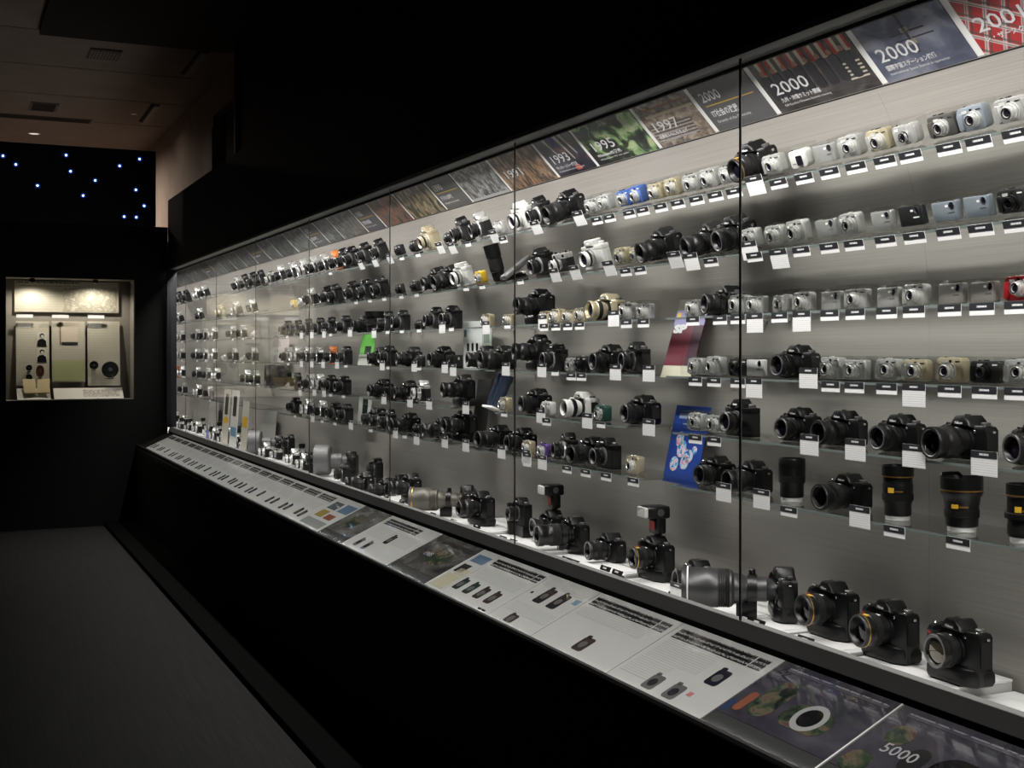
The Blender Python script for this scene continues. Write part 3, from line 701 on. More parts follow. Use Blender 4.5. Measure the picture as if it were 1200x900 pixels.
KIND = {
 'c': ('compact_camera', k_compact, 4, '{} compact camera', 'camera'), 'f': ('slim_compact_camera', k_slim, 2, 'slim {} compact camera', 'camera'),
 'v': ('swivel_camera', k_swivel, 1, '{} two-piece swivel camera', 'camera'), 'a': ('film_camera', k_film, 3, '{} film SLR camera', 'camera'),
 'R': ('rangefinder_camera', k_range, 1, 'chrome rangefinder camera', 'camera'), 'Z': ('reflex_camera', k_zoom, 4, '{} SLR camera with zoom lens', 'camera'),
 'D': ('digital_reflex_camera', k_zoom, 4, '{} digital SLR camera with lens', 'camera'), 'P': ('professional_camera', lambda c, v: k_zoom(c, 1, h=.045, L=.09, R=.036), 1, 'tall black SLR camera with vertical grip', 'camera'),
 'B': ('bridge_camera', lambda c, v: k_zoom(c, v, gold=True, L=.066, R=.035), 1, 'black camera with gold-ringed lens', 'camera'),
 'L': ('camera_lens', k_upright, 6, 'black lens standing upright', 'lens'), 'q': ('pocket_viewer', k_flat, 1, 'flat folded black optical device', 'optical device'),
 'x': ('camera_pouch', k_box, 1, 'dark boxy leather camera pouch', 'camera pouch'), 'M': ('mirror_lens_camera', k_mirror, 1, 'camera behind huge round mirror-lens hood', 'camera'),
 'T': ('telephoto_camera', k_tele, 3, 'camera with long telephoto lens', 'camera'), 'F': ('flash_camera', k_flash, 2, 'black SLR camera with flash gun', 'camera'),
 'O': ('early_camera', k_old, 2, 'early chrome camera with finder on top', 'camera'), 'W': ('motor_drive_camera', k_motor, 2, 'black film SLR on motor drive', 'camera'),
 'G': ('gold_lens_camera', lambda c, v: k_zoom(c, 0, gold=True, L=.078, R=.041, h=.048), 1, 'tall black digital SLR with gold-ringed lens', 'camera'),
 'H': ('grip_camera', lambda c, v: k_zoom(c, 0, L=.055, R=.040, h=.048, glass=M_lensA), 1, 'tall black digital SLR with bright wide-open lens', 'camera'),
 'S': ('telezoom_camera', lambda c, v: k_zoom(c, 0, L=.135, R=.042, h=.02, foot=True), 1, 'black SLR camera with footed telephoto zoom', 'camera'),
}
def proto(code, var):
    kc, col = code[0], code[1] if len(code) > 1 else 'k'
    n, fn, nv, desc, cat = KIND[kc]
    v = int(code[2]) if len(code) > 2 else var % nv
    key = (kc, col, v)
    if key not in PROTO: PROTO[key] = fn(col, v)
    return n, PROTO[key], desc.format(PAL[col][0]), cat
ITEMS = []   # (px, row words, pane, object, description, category)
def build(name, parts, loc, rot):
    root = empty(name, loc, rot); made = []
    for pn, me, par in parts:
        made.append(obj(pn, me, root if par is None else made[par]))
    return root

# ------------------------------------------------------------------ name cards and acrylic boxes
card_small = [('card', plate(-.037, .037, -.028, 0, -.0012, 0, M_cardw)), ('heading', plate(-.037, .037, -.0165, 0, 0, .0006, M_cardh)), ('lettering', plate(-.015, .015, -.0105, -.006, 0, .0009, M_cardt))]
card_tall = [('card', plate(-.039, .039, -.056, 0, -.0012, 0, M_card)), ('heading', plate(-.039, .039, -.0155, 0, 0, .0006, M_cardh)), ('lettering', plate(-.014, .014, -.0100, -.0055, 0, .0009, M_cardt))]
card_white = [('card', plate(-.030, .030, -.020, 0, -.0012, 0, M_cardw)), ('heading', plate(-.030, .030, -.0055, 0, 0, .0006, M_cardh))]
CARDS = []
def put_card(kind, px, r, X, y, z, lean, up=0., dx=-.086, extra=0.):
    parts, what = {'i': (card_small, 'small black-headed name card'), 't': (card_tall, 'tall printed name card'), 'w': (card_white, 'small white name card')}[kind]
    # cards hang in front of the shelf's edge
    ca, sa = math.cos(lean), math.sin(lean)
    lx, lz = dx, up
    ox, oz = X + lx * ca - lz * sa, z + lx * sa + lz * ca
    ca, sa = math.cos(lean + extra), math.sin(lean + extra)
    M = basis((ox, y, oz + EYE), (0, -1, 0), (-sa, 0, ca))
    root = empty('name_card', M.translation, M.to_euler())
    for n, me in parts: obj(n, me, root)
    CARDS.append((px, r, pane_of(px), root, what))
def acrylic(X, y, z, lean, w_, h_, d_, px, r):
    mb = MB(); hw, hd = w_/2, d_/2
    me = bpy.data.meshes.new('clear_cover')
    v = [(-hd, -hw, .001), (-hd, hw, .001), (hd, hw, .001), (hd, -hw, .001), (-hd, -hw, h_), (-hd, hw, h_), (hd, hw, h_), (hd, -hw, h_)]
    me.from_pydata(v, [], [(0, 4, 5, 1), (1, 5, 6, 2), (2, 6, 7, 3), (3, 7, 4, 0), (4, 7, 6, 5)])
    me.materials.append(M_acryl)
    return me
ACR_ME = {}
ACRS = []

ROW_ITEMS = {
1: "207 as;214 ak;222 ak;236 as;244 as;283 as;292 ak;302 ak;311 ak;322 R;335 as;349 as;362 as;374 as;387 as w;400 ao;409 ak;418 ak t;434 ak t;451 ak t;471 ck w;490 ck w;509 ag t;530 ck t;549 ak w;571 as t;589 cs i;619 aw t;641 ar;668 Zk t;699 cs i x;714 cs i x;737 cb i x;753 cb i x;774 cg i x;794 cg i x;816 cs i x;838 cs i x;860 cs i x;886 Bk t;912 cs i x;942 vw i x;972 fs i x;1003 cs i x;1037 cg i x;1067 vs i x;1112 ch i x;1147 cn i x;1191 cs i x",
2: "206 as;213 as;238 as;262 ag;281 as;300 as;346 cy;355 cs;369 as;388 ar;398 ak;418 ak w;434 ak w;451 ak w;471 ck w;489 ck w;513 Zk;530 Zk;547 aw w;566 cy w;586 Lk4;611 qk w;641 ar t;664 R t;703 aw t;734 cg i x;751 cg i x;778 Zk t;812 cs t;834 Dk i;862 Zk t;885 cs i x;913 cs t x;940 cs i x;973 fs i x;1002 cs i x;1039 fs i x;1073 fk i x;1113 fn i x;1151 fn i x;1193 ck i x",
3: "206 as w;214 as w;232 as w;241 as w;252 as w;274 as w;286 as w;298 cs w;338 ak w;350 ak t;362 ak t;376 ak t;389 ak w;406 ak t;424 Zk;440 Lk5 t;456 ak w;473 ak w;493 ck w;512 ak t;531 ak w;572 cg t;597 cg w;627 Pk t;640 cg i;654 cg i;668 cg i;682 cg i;708 Zg t;737 cs i x;757 cs i x;815 cs i;847 Dk i;868 cs i x;888 cs t x;917 vs i x;943 cs t x;976 fs i x;1006 cs i x;1043 fs i x;1075 cs i x;1117 fd i x;1155 fd i x;1197 cr i x",
4: "206 as w;214 as w;232 as w;242 as w;252 as w;263 cs;276 as w;286 cs w;298 as w;339 as w;350 as t;362 as t;375 as t;391 ao t;407 ak w;443 Zk t;457 ak w;480 Zr t;493 ck w;515 Zk t;533 xk t;565 Zk;585 Zk t;626 Pk t;653 ar w;672 cs i;684 ck i;710 Zk t;748 ak t;818 cs i x;840 cs i x;868 ck i x;887 fw t x;929 Dk t;977 cs i x;1005 cs i x;1043 cs i x;1075 cg t x;1117 cg i x;1158 ck i x;1197 cs i x",
5: "207 ao;215 as;233 as;245 as;256 as;291 as;301 as;344 Mk;353 ck t;365 as t;376 as t;389 ak w;404 ak w;445 Zk t;457 xk;475 Zk t;497 as t;539 Pk t;593 cg w;625 Zk t;643 cw i;678 Zw t;707 ce w;748 Zk t;818 cs i x;840 cs i x;870 ak;930 Dk t;982 Dk t;1048 Dk t;1127 Dk t;1212 Dk",
6: "216 as w;234 as;247 as w;347 ak w;363 as t;379 as w;394 ak w;407 ak t;436 Zk w;447 ak;458 ak t;476 Zk w;490 ck t;515 Zk t;539 Pk t;580 Zk t;608 Zk t;620 cg t;638 cv t;655 ck;667 ar i;689 Zk i;713 ak i;745 cg i;833 Dk t;876 Dk t;928 Lk0 i;987 Dk t;1052 Lk1 i;1127 Lk2 i;1200 Lk3"}
var = 0
for r, spec in ROW_ITEMS.items():
    X, z, lean = row_frame(r)
    for it in spec.split(';'):
        f = it.split(); px = float(f[0]); code = f[1]; ck = f[2] if len(f) > 2 else ''; acr = 'x' in f[2:]
        var += 1
        name, parts, desc, cat = proto(code, var * 7 + r)
        y = PY(px, X)
        big = code[0] in 'aZDPBRMW'
        dxl = .030 if code[0] in 'ZDPBM' else .0        # long-lensed bodies sit further back
        yaw = math.radians(random.uniform(-4, 4)) if not big else math.radians(random.uniform(-12, 4))
        zoff = 0.
        base = Matrix.Rotation(-lean, 3, 'Y')
        pos = Vector((X, y, z + EYE)) + base @ Vector((dxl, 0, .0006 + (.003 if acr else 0)))
        rot = (base @ Matrix.Rotation(yaw, 3, 'Z')).to_euler()
        root = build(name, parts, pos, rot)
        if code[0] in 'cfv': root.scale = (.88, .88, .88) if code[0] != 'v' else (.78, .78, .78)
        if code[0] == 'D' and px < 1100: root.scale = (.92, .92, .92)
        if code == 'Lk4': root.scale = (.8, .8, .8)
        if acr: desc = desc + ' in clear box'
        ITEMS.append((px, r, pane_of(px), root, desc, cat))
        if acr:
            hh = .066 if code[0] != 'f' else .058
            key = hh
            if key not in ACR_ME: ACR_ME[key] = acrylic(0, 0, 0, 0, (.090), hh, .070, px, r)
            p2 = Vector((X, y, z + EYE)) + base @ Vector((-.004, 0, .0004))
            o = obj('acrylic_box', ACR_ME[key]); o.location = p2; o.rotation_euler = (0, -lean, 0)
            ACRS.append((px, r, pane_of(px), o))
        if ck and ck in 'itw':
            k_ = (px + 58) / 1040
            big = big and code[0] != 'B'
            off = 20 * k_ * k_ if big and ck == 't' else -4 * k_
            yk = PY(px + off, X - .0865); ex = math.radians(6) if r < 3 and px < 800 and ck != 'i' else 0.
            if ck == 't' and big: put_card('t', px, r, X, yk, z, lean, .034, -.0865 - .034 * math.sin(ex), ex)
            elif ck == 't': put_card('t', px, r, X, yk, z, lean, .000 if acr else .022, -.0865 - .02 * math.sin(ex), ex)
            else: put_card(ck, px, r, X, yk, z, lean, -.001 if ck == 'i' else .006, -.0865)

# ------------------------------------------------------------------ bottom deck: white plinth slabs, large cameras, tags
SZ = -.79
BOT = [  # body px, code, slab level offset, yaw degrees, x
 (1127, 'Hk', 0.000, -4, 2.205), (1046, 'Gk', .010, -6, 2.205), (979, 'Gk', .014, -6, 2.205), (921, 'Tk0', .010, -34, 2.21), (821, 'Zk2', .016, -12, 2.22),
 (771, 'Fk1', .012, -6, 2.21), (718, 'Zk0', .016, -8, 2.21), (676, 'Sk', .012, -10, 2.22), (650, 'Fk0', .020, -10, 2.235), (612, 'Wk0', .020, -4, 2.21),
 (566, 'Pk0', .016, -2, 2.15), (549, 'Tk1', .020, -30, 2.235), (484, 'Pk0', .016, -8, 2.14), (471, 'Zk1', .020, -8, 2.27), (455, 'Zk0', .02, -8, 2.14), (443, 'Wk1', .02, -10, 2.27), (431, 'Zk3', .018, -10, 2.14),
 (413, 'Tk2', .02, -24, 2.265), (405, 'ak0', .02, -6, 2.125), (371, 'Wk0', .02, -6, 2.125), (377, 'Pk0', .02, -8, 2.27), (358, 'as2', .02, -6, 2.125), (354, 'O', .02, -6, 2.275), (346, 'as2', .02, -8, 2.125), (341, 'Wk0', .02, -8, 2.275), (328, 'Tk2', .02, -20, 2.26),
 (326, 'O', .02, 0, 2.125), (313, 'as2', .02, -6, 2.125), (299, 'R', .02, 0, 2.275), (289, 'R', .02, 0, 2.125), (286, 'Wk1', .02, 0, 2.275), (281, 'as2', .02, 0, 2.125),
 (273, 'O', .02, 0, 2.125), (268, 'as2', .02, 0, 2.275), (262, 'R', .02, 0, 2.13), (257, 'O', .02, 0, 2.275), (253, 'as2', .02, 0, 2.13), (247, 'R', .02, 0, 2.275), (243, 'cb0', .02, 0, 2.13), (238, 'O', .02, 0, 2.275), (233, 'as2', .02, 0, 2.13),
 (227, 'R', .02, 0, 2.275), (223, 'O', .02, 0, 2.13), (217, 'as2', .02, 0, 2.275), (213, 'O', .02, 0, 2.13), (207, 'as0', .02, 0, 2.27)]
edges_px = [1260, 1187, 1071, 1001, 948, 851, 796, 748, 707, 666, 633, 590, 530, 497, 455, 420, 384, 350, 320, 292, 266, 243, 222, 204.5]
def slab_edge(px): return PY(px, 2.335)
slabs = []
for n, (a, b) in enumerate(zip(edges_px[:-1], edges_px[1:])):
    ya, yb = slab_edge(a), slab_edge(b)
    lvl = {0: -.027, 1: 0., 2: .010, 3: .014, 4: .010}.get(n, .010 if n % 2 else .024)
    s = empty('plinth_slab', (2.07, (ya + yb)/2, -.84 + EYE))
    h = (yb - ya)/2 - .003; top = SZ + lvl + .84
    obj('block', MB().box(-.20, .265, -h, h, .0005, top - .007).mesh('block', mat('shaded_side_block', (.50, .50, .49), .45), 0), s)  # side of the white slab coloured grey to imitate shade between slabs
    obj('top_board', MB().box(-.205, .267, -h, h + .001, top - .007, top, .0015).mesh('top_board', M_white, 0), s)
    obj('inset', MB().box(-.185, .235, -h + .028, h - .028, top, top + .0012).mesh('inset', M_wh_edge, 0), s)
    slabs.append((ya, yb, SZ + lvl + .0012, s, (a + b)/2))
slabs_sorted = sorted(slabs, key=lambda q: -q[0])
for k, q in enumerate(slabs_sorted):
    tag(q[3], f"low white plinth slab under cameras, {ORD[k+1] if k < 20 else ['twenty-first','twenty-second','twenty-third','twenty-fourth'][k-20]} from the end post", 'plinth', 'white plinth slabs on the case floor')
def slab_top(y):
    for ya, yb, zt, s, p in slabs:
        if ya <= y <= yb: return zt
    return SZ
BITEMS = []
for px, code, off, yaw, X in BOT:
    name, parts, desc, cat = proto(code, 0)
    y = PY(px, X)
    root = build(name, parts, (X, y, slab_top(y) + EYE + .0006), (0, 0, math.radians(yaw)))
    ITEMS.append((px, 7, pane_of(px), root, desc, cat))
tagp = [('plate', plate(-.034, .034, 0, .016, -.004, 0, M_barrel, bev=.0015)), ('lettering', plate(-.014, .010, .005, .010, 0, .0005, text_mat('tag_print', (.75, .75, .75), (.3, .3, .3), .006, .5, 900), bev=0)), ('stand', plate(-.030, .030, -.002, .003, -.018, 0, M_barrel))]
TAGS = []
for px in (1090, 1008, 942, 886, 872, 788, 722, 708, 672, 662, 600, 588, 558, 530, 506, 486, 470, 452, 430, 408):
    X = 2.083; y = PY(px, X); zt = slab_top(y)
    M = basis((X, y, zt + .0025 + EYE), (0, -1, 0), (.45, 0, .9))
    root = empty('name_tag', M.translation, M.to_euler())
    for n, me in tagp: obj(n, me, root)
    TAGS.append((px, root))
for px in (793,):
    X = 2.06; y = PY(px, X)
    put_card('t', px, 7, X + .0865, y, slab_top(y), 0, .060)

# ------------------------------------------------------------------ labels for the rows
ROWNAME = {1: 'top shelf', 2: 'second shelf', 3: 'third shelf', 4: 'fourth shelf', 5: 'fifth shelf', 6: 'sixth shelf', 7: 'bottom deck'}
def number(lst, fmt, cat_group):
    groups = {}
    for q in lst: groups.setdefault((q[1], q[2]), []).append(q)
    for (r, pn), g in groups.items():
        g.sort(key=lambda q: q[0])
        for k, q in enumerate(g): fmt(q, r, pn, k + 1)
def lab_item(q, r, pn, k):
    tag(q[3], f"{q[4]}, {ORD[k]} from far end, {ROWNAME[r]}, {pn}", q[5], f"cameras on the {ROWNAME[r]}")
def lab_card(q, r, pn, k):
    tag(q[3], f"{q[4]}, {ORD[k]} card from far end, {ROWNAME[r]}, {pn}", 'name card', 'name cards along the shelves')
def lab_acr(q, r, pn, k):
    tag(q[3], f"clear acrylic box over camera, {ORD[k]} box from far end, {ROWNAME[r]}, {pn}", 'acrylic box', 'clear boxes over compact cameras')
number(ITEMS, lab_item, 0); number(CARDS, lab_card, 0); number(ACRS, lab_acr, 0)
TAGS.sort(key=lambda q: q[0])
for k, (px, root) in enumerate(TAGS):
    tag(root, f"tiny black tag on the bottom deck, {ORD[k+1]} tag from the end post", 'name tag', 'black tags on the bottom deck')
# DETAILS
# ------------------------------------------------------------------ photo strip along the head of the back wall
SL = .30
def strip_M(y): return basis((SBX - .0015, y, SBZ + EYE + .0015), (0, -1, 0), (-1, 0, 1))
sb = empty('trim_4'); sb.matrix_world = strip_M(YE); sb['kind'] = 'structure'; sb['label'] = 'white backing of the slanted photo strip'
obj('backing_board', plate(0, YE - YN, 0, SL, -.006, -.001, M_wh_edge), sb)
obj('lower_bead', plate(0, YE - YN, -.004, .0, -.006, .002, M_barrel), sb)
PB = [1290, 1151.5, 1039, 915, 842, 776, 702.5, 656.7, 601, 555.6, 525, 486, 454, 433, 405, 388, 372, 351, 332, 319, 304, 291, 279, 268, 257, 247, 238, 229, 221, 213, 205, 198]
K_, Wt = (.01, .01, .012), (.75, .75, .74)
ph = {
 'tartan': None,
 'sky': photo_mat('photo_cloud_blue', [(.3, (.035, .04, .07)), (.5, (.09, .10, .15)), (.66, (.22, .23, .28))], (9, 14, 9), detail=5, seed=2),
 'summit': photo_mat('photo_dark_steps', [(.3, (.012, .011, .012)), (.6, (.05, .045, .045)), (.8, (.14, .12, .10))], (16, 30, 9), detail=4, seed=5),
 'head': mat('slate_title_panel', (.085, .085, .09), .4),
 'brown': photo_mat('photo_brown_archive', [(.3, (.035, .025, .02)), (.5, (.22, .17, .13)), (.65, (.42, .36, .28)), (.8, (.10, .07, .05))], (26, 40, 9), detail=5, seed=9),
 'veg': photo_mat('photo_green_foliage', [(.44, (.012, .014, .012)), (.52, (.04, .06, .03)), (.58, (.20, .34, .13)), (.64, (.42, .50, .30)), (.75, (.40, .22, .04))], (14, 16, 9), detail=5, seed=12),
 'night': photo_mat('photo_black_stadium', [(.4, (.010, .010, .013)), (.62, (.03, .03, .05)), (.74, (.18, .05, .06))], (18, 22, 9), detail=3, seed=17),
 'crowd': photo_mat('photo_warm_crowd', [(.38, (.018, .015, .013)), (.5, (.12, .07, .04)), (.6, (.36, .22, .12)), (.7, (.06, .05, .05))], (48, 20, 9), detail=6, seed=21),
 'mono': photo_mat('photo_monochrome_crowd', [(.35, (.03, .03, .03)), (.5, (.14, .14, .14)), (.62, (.42, .42, .42)), (.72, (.10, .10, .10))], (60, 34, 9), detail=6, seed=25),
 'olive': photo_mat('photo_olive_figures', [(.38, (.02, .022, .016)), (.5, (.10, .09, .05)), (.6, (.40, .30, .18)), (.7, (.08, .08, .06))], (36, 16, 9), detail=6, seed=30),
 'redm': photo_mat('photo_red_brown', [(.35, (.03, .022, .02)), (.5, (.14, .11, .08)), (.62, (.30, .08, .05)), (.72, (.25, .20, .15))], (40, 16, 9), detail=6, seed=34),
 'grey1': photo_mat('photo_grey_street', [(.3, (.03, .033, .032)), (.55, (.12, .13, .12)), (.75, (.30, .31, .29))], (18, 24, 9), detail=5, seed=40),
 'grey2': photo_mat('photo_grey_harbour', [(.3, (.025, .028, .028)), (.55, (.09, .10, .10)), (.75, (.22, .24, .23))], (12, 30, 9), detail=5, seed=44),
}
# tartan: crossing bands of white and dark green on red
m = mat('photo_red_tartan', (.42, .03, .035), .4); N_, L_, B_ = nodes(m); ph['tartan'] = m
c_ = N_.new('ShaderNodeTexCoord'); mp_ = N_.new('ShaderNodeMapping'); mp_.inputs['Rotation'].default_value = (0, 0, .55); L_.new(c_.outputs['Object'], mp_.inputs[0])
s_ = N_.new('ShaderNodeSeparateXYZ'); L_.new(mp_.outputs[0], s_.inputs[0])
prev = None
for ax in ('X', 'Y'):
    for lo, hi, colr in ((.0, .22, (.62, .58, .55)), (.30, .42, (.03, .07, .06)), (.06, .12, (.05, .06, .07))):
        fr_ = mnode(m, 'FRACT', mnode(m, 'MULTIPLY', s_.outputs[ax], 22.))
        k_ = mnode(m, 'MULTIPLY', mnode(m, 'GREATER_THAN', fr_, lo), mnode(m, 'LESS_THAN', fr_, hi)); k_ = mnode(m, 'MULTIPLY', k_, .72)
        mx_ = N_.new('ShaderNodeMix'); mx_.data_type = 'RGBA'; mx_.inputs[7].default_value = (*colr, 1)
        if prev is None: mx_.inputs[6].default_value = (.42, .03, .035, 1)
        else: L_.new(prev, mx_.inputs[6])
        L_.new(k_, mx_.inputs[0]); prev = mx_.outputs[2]
L_.new(prev, B_.inputs['Base Color'])
M_print = mat('pale_print', (.72, .72, .74), .5)
STRIP = [('tartan', '2001', 'レ・ザースクールの', 'red tartan cloth photo with the number 2001'),
 ('sky', '2000', '国際宇宙ステーション稼働|International Space Station in operation', 'cloudy space-station photo reading 2000'),
 ('summit', '2000', '九州・沖縄サミット開催|G8 Kyushu-Okinawa Summit meeting', 'photo of suited figures and flags reading 2000'),
 ('head', '2000', 'IT社会の進展|Growth of the IT society', 'slate title panel reading 2000, yellow line, beside flags photo'),
 ('brown', '1997', '消費税５％に引き上げ|Consumption tax raised', 'brown archive photo reading 1997'),
 ('veg', '1995', 'Windows95発売|Windows 95 on sale', 'dark photo with green fronds reading 1995'),
 ('night', '1993', 'サッカーＪリーグ発足|Professional soccer league', 'black stadium photo with white streaks reading 1993'),
 ('crowd', '1991', '', 'warm brown crowd photo beside the stadium photo'),
 ('mono', '', '', 'monochrome crowd photo beside the slate panel'),
 ('head', '1990', 'デジタルの時代|Digital society', 'slate title panel with a yellow line beside the monochrome crowd photo'),
 ('olive', '', '', 'olive photo of figures between slate panel and red-brown photo'),
 ('redm', '', '', 'red-brown photo beside the olive photo'),
 ('head', '1980', '経済の成長|Economic growth', 'slate title panel with a yellow line beside the red-brown photo'),
 ('grey1', '', '', None), ('grey2', '', '', None), ('head', '1970', '成長の時代|Growing years', 'slate title panel with a yellow line between small grey photos')]
fill = ['grey1', 'grey2', 'grey1', 'head', 'grey2', 'grey1', 'grey2', 'grey1', 'head', 'grey2', 'grey1', 'grey2', 'grey1', 'grey2', 'grey1']
npan = len(PB) - 1
for n in range(npan):
    a, b = PB[n], PB[n + 1]
    key, num, cap, desc = STRIP[n] if n < len(STRIP) else (fill[(n - len(STRIP)) % len(fill)], '', '', None)
    yl, yr = PY(b, SBX) - .012, PY(a, SBX) + .012     # far edge is where the panel's text begins
    w_ = yl - yr
    p = empty('photo_panel'); p.matrix_world = strip_M(yl)
    pn = obj('print', plate(0, w_, .002, SL - .004, -.001, .0015, ph[key]), p)
    t = .0036
    k = npan - n
    oname = ORD[k] if k <= 20 else ['twenty-first', 'twenty-second', 'twenty-third', 'twenty-fourth', 'twenty-fifth', 'twenty-sixth', 'twenty-seventh', 'twenty-eighth', 'twenty-ninth', 'thirtieth', 'thirty-first'][k - 21]
    tag(p, desc or f"small dim grey photo on the slanted strip, {oname} panel from the end post", 'photo panel', 'photo panels on the slanted strip')
    if key == 'head':
        if num: obj('number', text_mesh(num, .048, M_print, .10, .0009), p, (w_*.10, .112, t))
        obj('yellow_line', plate(w_*.09, w_*.92, .094, .097, .0015, .0023, mat('yellow_line', (.62, .42, .05), .5)), p)
        if cap:
            j, e = cap.split('|')
            obj('caption', text_mesh(j, .028, M_print, min(w_*.62, .135), .0006), p, (w_*.10, .056, t))
            obj('subtitle', text_mesh(e, .014, M_print, min(w_*.72, .17)), p, (w_*.10, .032, t))
        else:
            obj('caption', plate(w_*.1, w_*.6, .055, .075, .0015, .0022, text_mat('strip_caption', (.085, .085, .09), (.5, .5, .52), .02, .7, 160)), p)
    elif num:
        obj('number', text_mesh(num, .056, M_print, min(.150, w_*.46), .0003), p, (w_*.08, .062, t))
        if '|' in cap or cap:
            j, e = (cap + '|').split('|')[:2]
            obj('caption', text_mesh(j, .017, M_print, min(w_*.62, .17), .0003), p, (w_*.09, .036, t))
            if e: obj('subtitle', text_mesh(e, .010, M_print, min(w_*.72, .20)), p, (w_*.09, .021, t))
    def bit(x0, x1, y0, y1, m, name='figure', dz=.0004): obj(name, plate(x0, x1, y0, y1, .0014, .0016 + dz, m), p)
    if key == 'summit':
        dk = mat('print_dark_suit', (.016, .016, .022), .5); sk = mat('print_skin', (.40, .22, .15), .5); rd = mat('print_flag_red', (.40, .035, .03), .5); cr = mat('print_flag_cream', (.55, .50, .40), .5)
        for q in range(9):
            x = w_*(.06 + .105*q)
            bit(x + .006, x + .026, .125, .200, rd if q % 2 else cr, 'flag'); bit(x + .020, x + .032, .130, .200, cr if q % 2 else rd, 'flag', .0006)
        for q in range(8):
            x = w_*(.05 + .115*q)
            mb = MB().slabz(rrect(x + .014, .085, .036, .085, .012), .0014, .0024); obj('suited_figure', mb.mesh('suited_figure', dk, 0), p)
            mb = MB().lathe([(0, .009), (.0012, .009)], (x + .014, .137, .0014), 'z', 12); obj('face', mb.mesh('face', sk, 0), p)
        for q in range(5): bit(w_*.80, w_*.97, .040 + q*.012, .045 + q*.012, cr, 'step')
    if key == 'sky':
        st = mat('print_station_dark', (.03, .03, .035), .5); sl = mat('print_station_pale', (.30, .26, .20), .5)
        for (x0, x1, yy0, yy1, mm) in ((.50, .53, .06, .22, st), (.46, .57, .085, .10, sl), (.47, .56, .12, .135, sl), (.36, .50, .100, .104, st), (.53, .72, .120, .125, st), (.54, .78, .100, .104, st), (.34, .49, .118, .122, st)):
            bit(w_*x0, w_*x1, yy0, yy1, mm, 'station_part')
    if key == 'night':
        for x, yy in ((.20, .09), (.52, .06), (.66, .08)):
            mb = MB().slabz([(w_*x, .20), (w_*x + .028, .20), (w_*x + .052, yy), (w_*x + .047, yy)], .0014, .0022); obj('streak', mb.mesh('streak', mat('print_streak', (.50, .47, .42), .5), 0), p)
        bit(w_*.42, w_*.50, .13, .20, mat('print_blue', (.03, .04, .25), .5), 'banner'); bit(w_*.55, w_*.68, .012, .034, mat('print_coral', (.45, .10, .08), .5), 'figure')
    if key == 'brown':
        bit(w_*.1, w_, .118, .128, mat('print_tan', (.45, .40, .28), .5), 'page_edge'); bit(w_*.1, w_*.95, .146, .152, mat('print_rust', (.30, .14, .08), .5), 'page_edge')
        bit(w_*.04, w_*.80, .02, .085, text_mat('print_news', (.05, .045, .045), (.42, .36, .32), .012, .55, 260), 'news_print')
    if key == 'mono':
        bit(0, w_, .002, .016, mat('print_pale_grey', (.36, .36, .36), .5), 'margin')
    if key == 'tartan':
        for (x, yy, rr, mm) in ((.72, .12, .035, mat('print_rose', (.45, .12, .14), .5)), (.70, .145, .02, mat('print_pink', (.55, .35, .38), .5)), (.86, .055, .018, mat('print_mustard', (.5, .35, .05), .5))):
            mb = MB().lathe([(0, rr), (.0012, rr)], (w_*x, yy, .0014), 'z', 16); obj('bauble', mb.mesh('bauble', mm, 0), p)

# ------------------------------------------------------------------ printed panels on the slanted desk
DL = math.hypot(DBX - DFX, DBZ - DFZ)
def desk_M(y): return basis((DFX, y, DFZ + EYE - .009), (0, -1, 0), (DBX - DFX, 0, DBZ - DFZ))
M_sheet = grain(mat('white_printed_sheet', (.62, .63, .61), .6, coat=1., spec=.2), (8, 8, 8), .03)
M_body = text_mat('desk_body_text', (.62, .63, .61), (.50, .51, .50), .008, .38, 300, coat=1., cover=.42)
M_desk_h = text_mat('desk_heading', (.014, .014, .015), (.50, .50, .49), .017, .42, 220, coat=1., cover=.50)
M_th = [mat('print_charcoal', (.030, .030, .032), .5, coat=1.), mat('print_navy', (.018, .020, .035), .5, coat=1.), mat('print_umber', (.055, .042, .040), .5, coat=1.), mat('print_grey', (.14, .14, .14), .5, coat=1.), mat('print_forest', (.03, .045, .04), .5, coat=1.)]
M_deskph = [photo_mat('desk_photo_violet', [(.3, (.035, .033, .045)), (.55, (.08, .074, .092)), (.8, (.14, .13, .155))], (5, 7, 5), coat=1., seed=3),
            photo_mat('desk_photo_violet_dark', [(.3, (.03, .028, .04)), (.55, (.068, .064, .082)), (.8, (.12, .113, .135))], (5, 7, 5), coat=1., seed=8),
            photo_mat('desk_photo_grey', [(.3, (.03, .03, .03)), (.55, (.09, .09, .085)), (.8, (.20, .20, .19))], (9, 12, 5), coat=1., seed=13),
            photo_mat('desk_photo_smoke', [(.3, (.06, .06, .055)), (.55, (.14, .14, .13)), (.8, (.26, .26, .25))], (10, 14, 5), coat=1., seed=19)]
M_foliage = photo_mat('desk_photo_foliage', [(.35, (.02, .02, .022)), (.5, (.05, .075, .045)), (.6, (.16, .13, .09)), (.7, (.10, .05, .05))], (20, 26, 9), coat=1., seed=6)
def camera_print(p, x, y, w_, h_, m):
    o = obj('camera_picture', MB().slabz(rrect(x, y, w_, h_, .010), .0034, .0040).mesh('camera_picture', m, 0), p)
    obj('prism_picture', MB().slabz(rrect(x - w_*.28, y + h_*.52, w_*.38, h_*.22, .005), .0034, .0040).mesh('prism_picture', m, 0), o)
    obj('lens_picture', MB().lathe([(0, .015), (.0010, .015)], (x, y - .002, .0034), 'z', 16).mesh('lens_picture', M_th[3] if m != M_th[3] else M_th[0], 0), o)
DESK = []
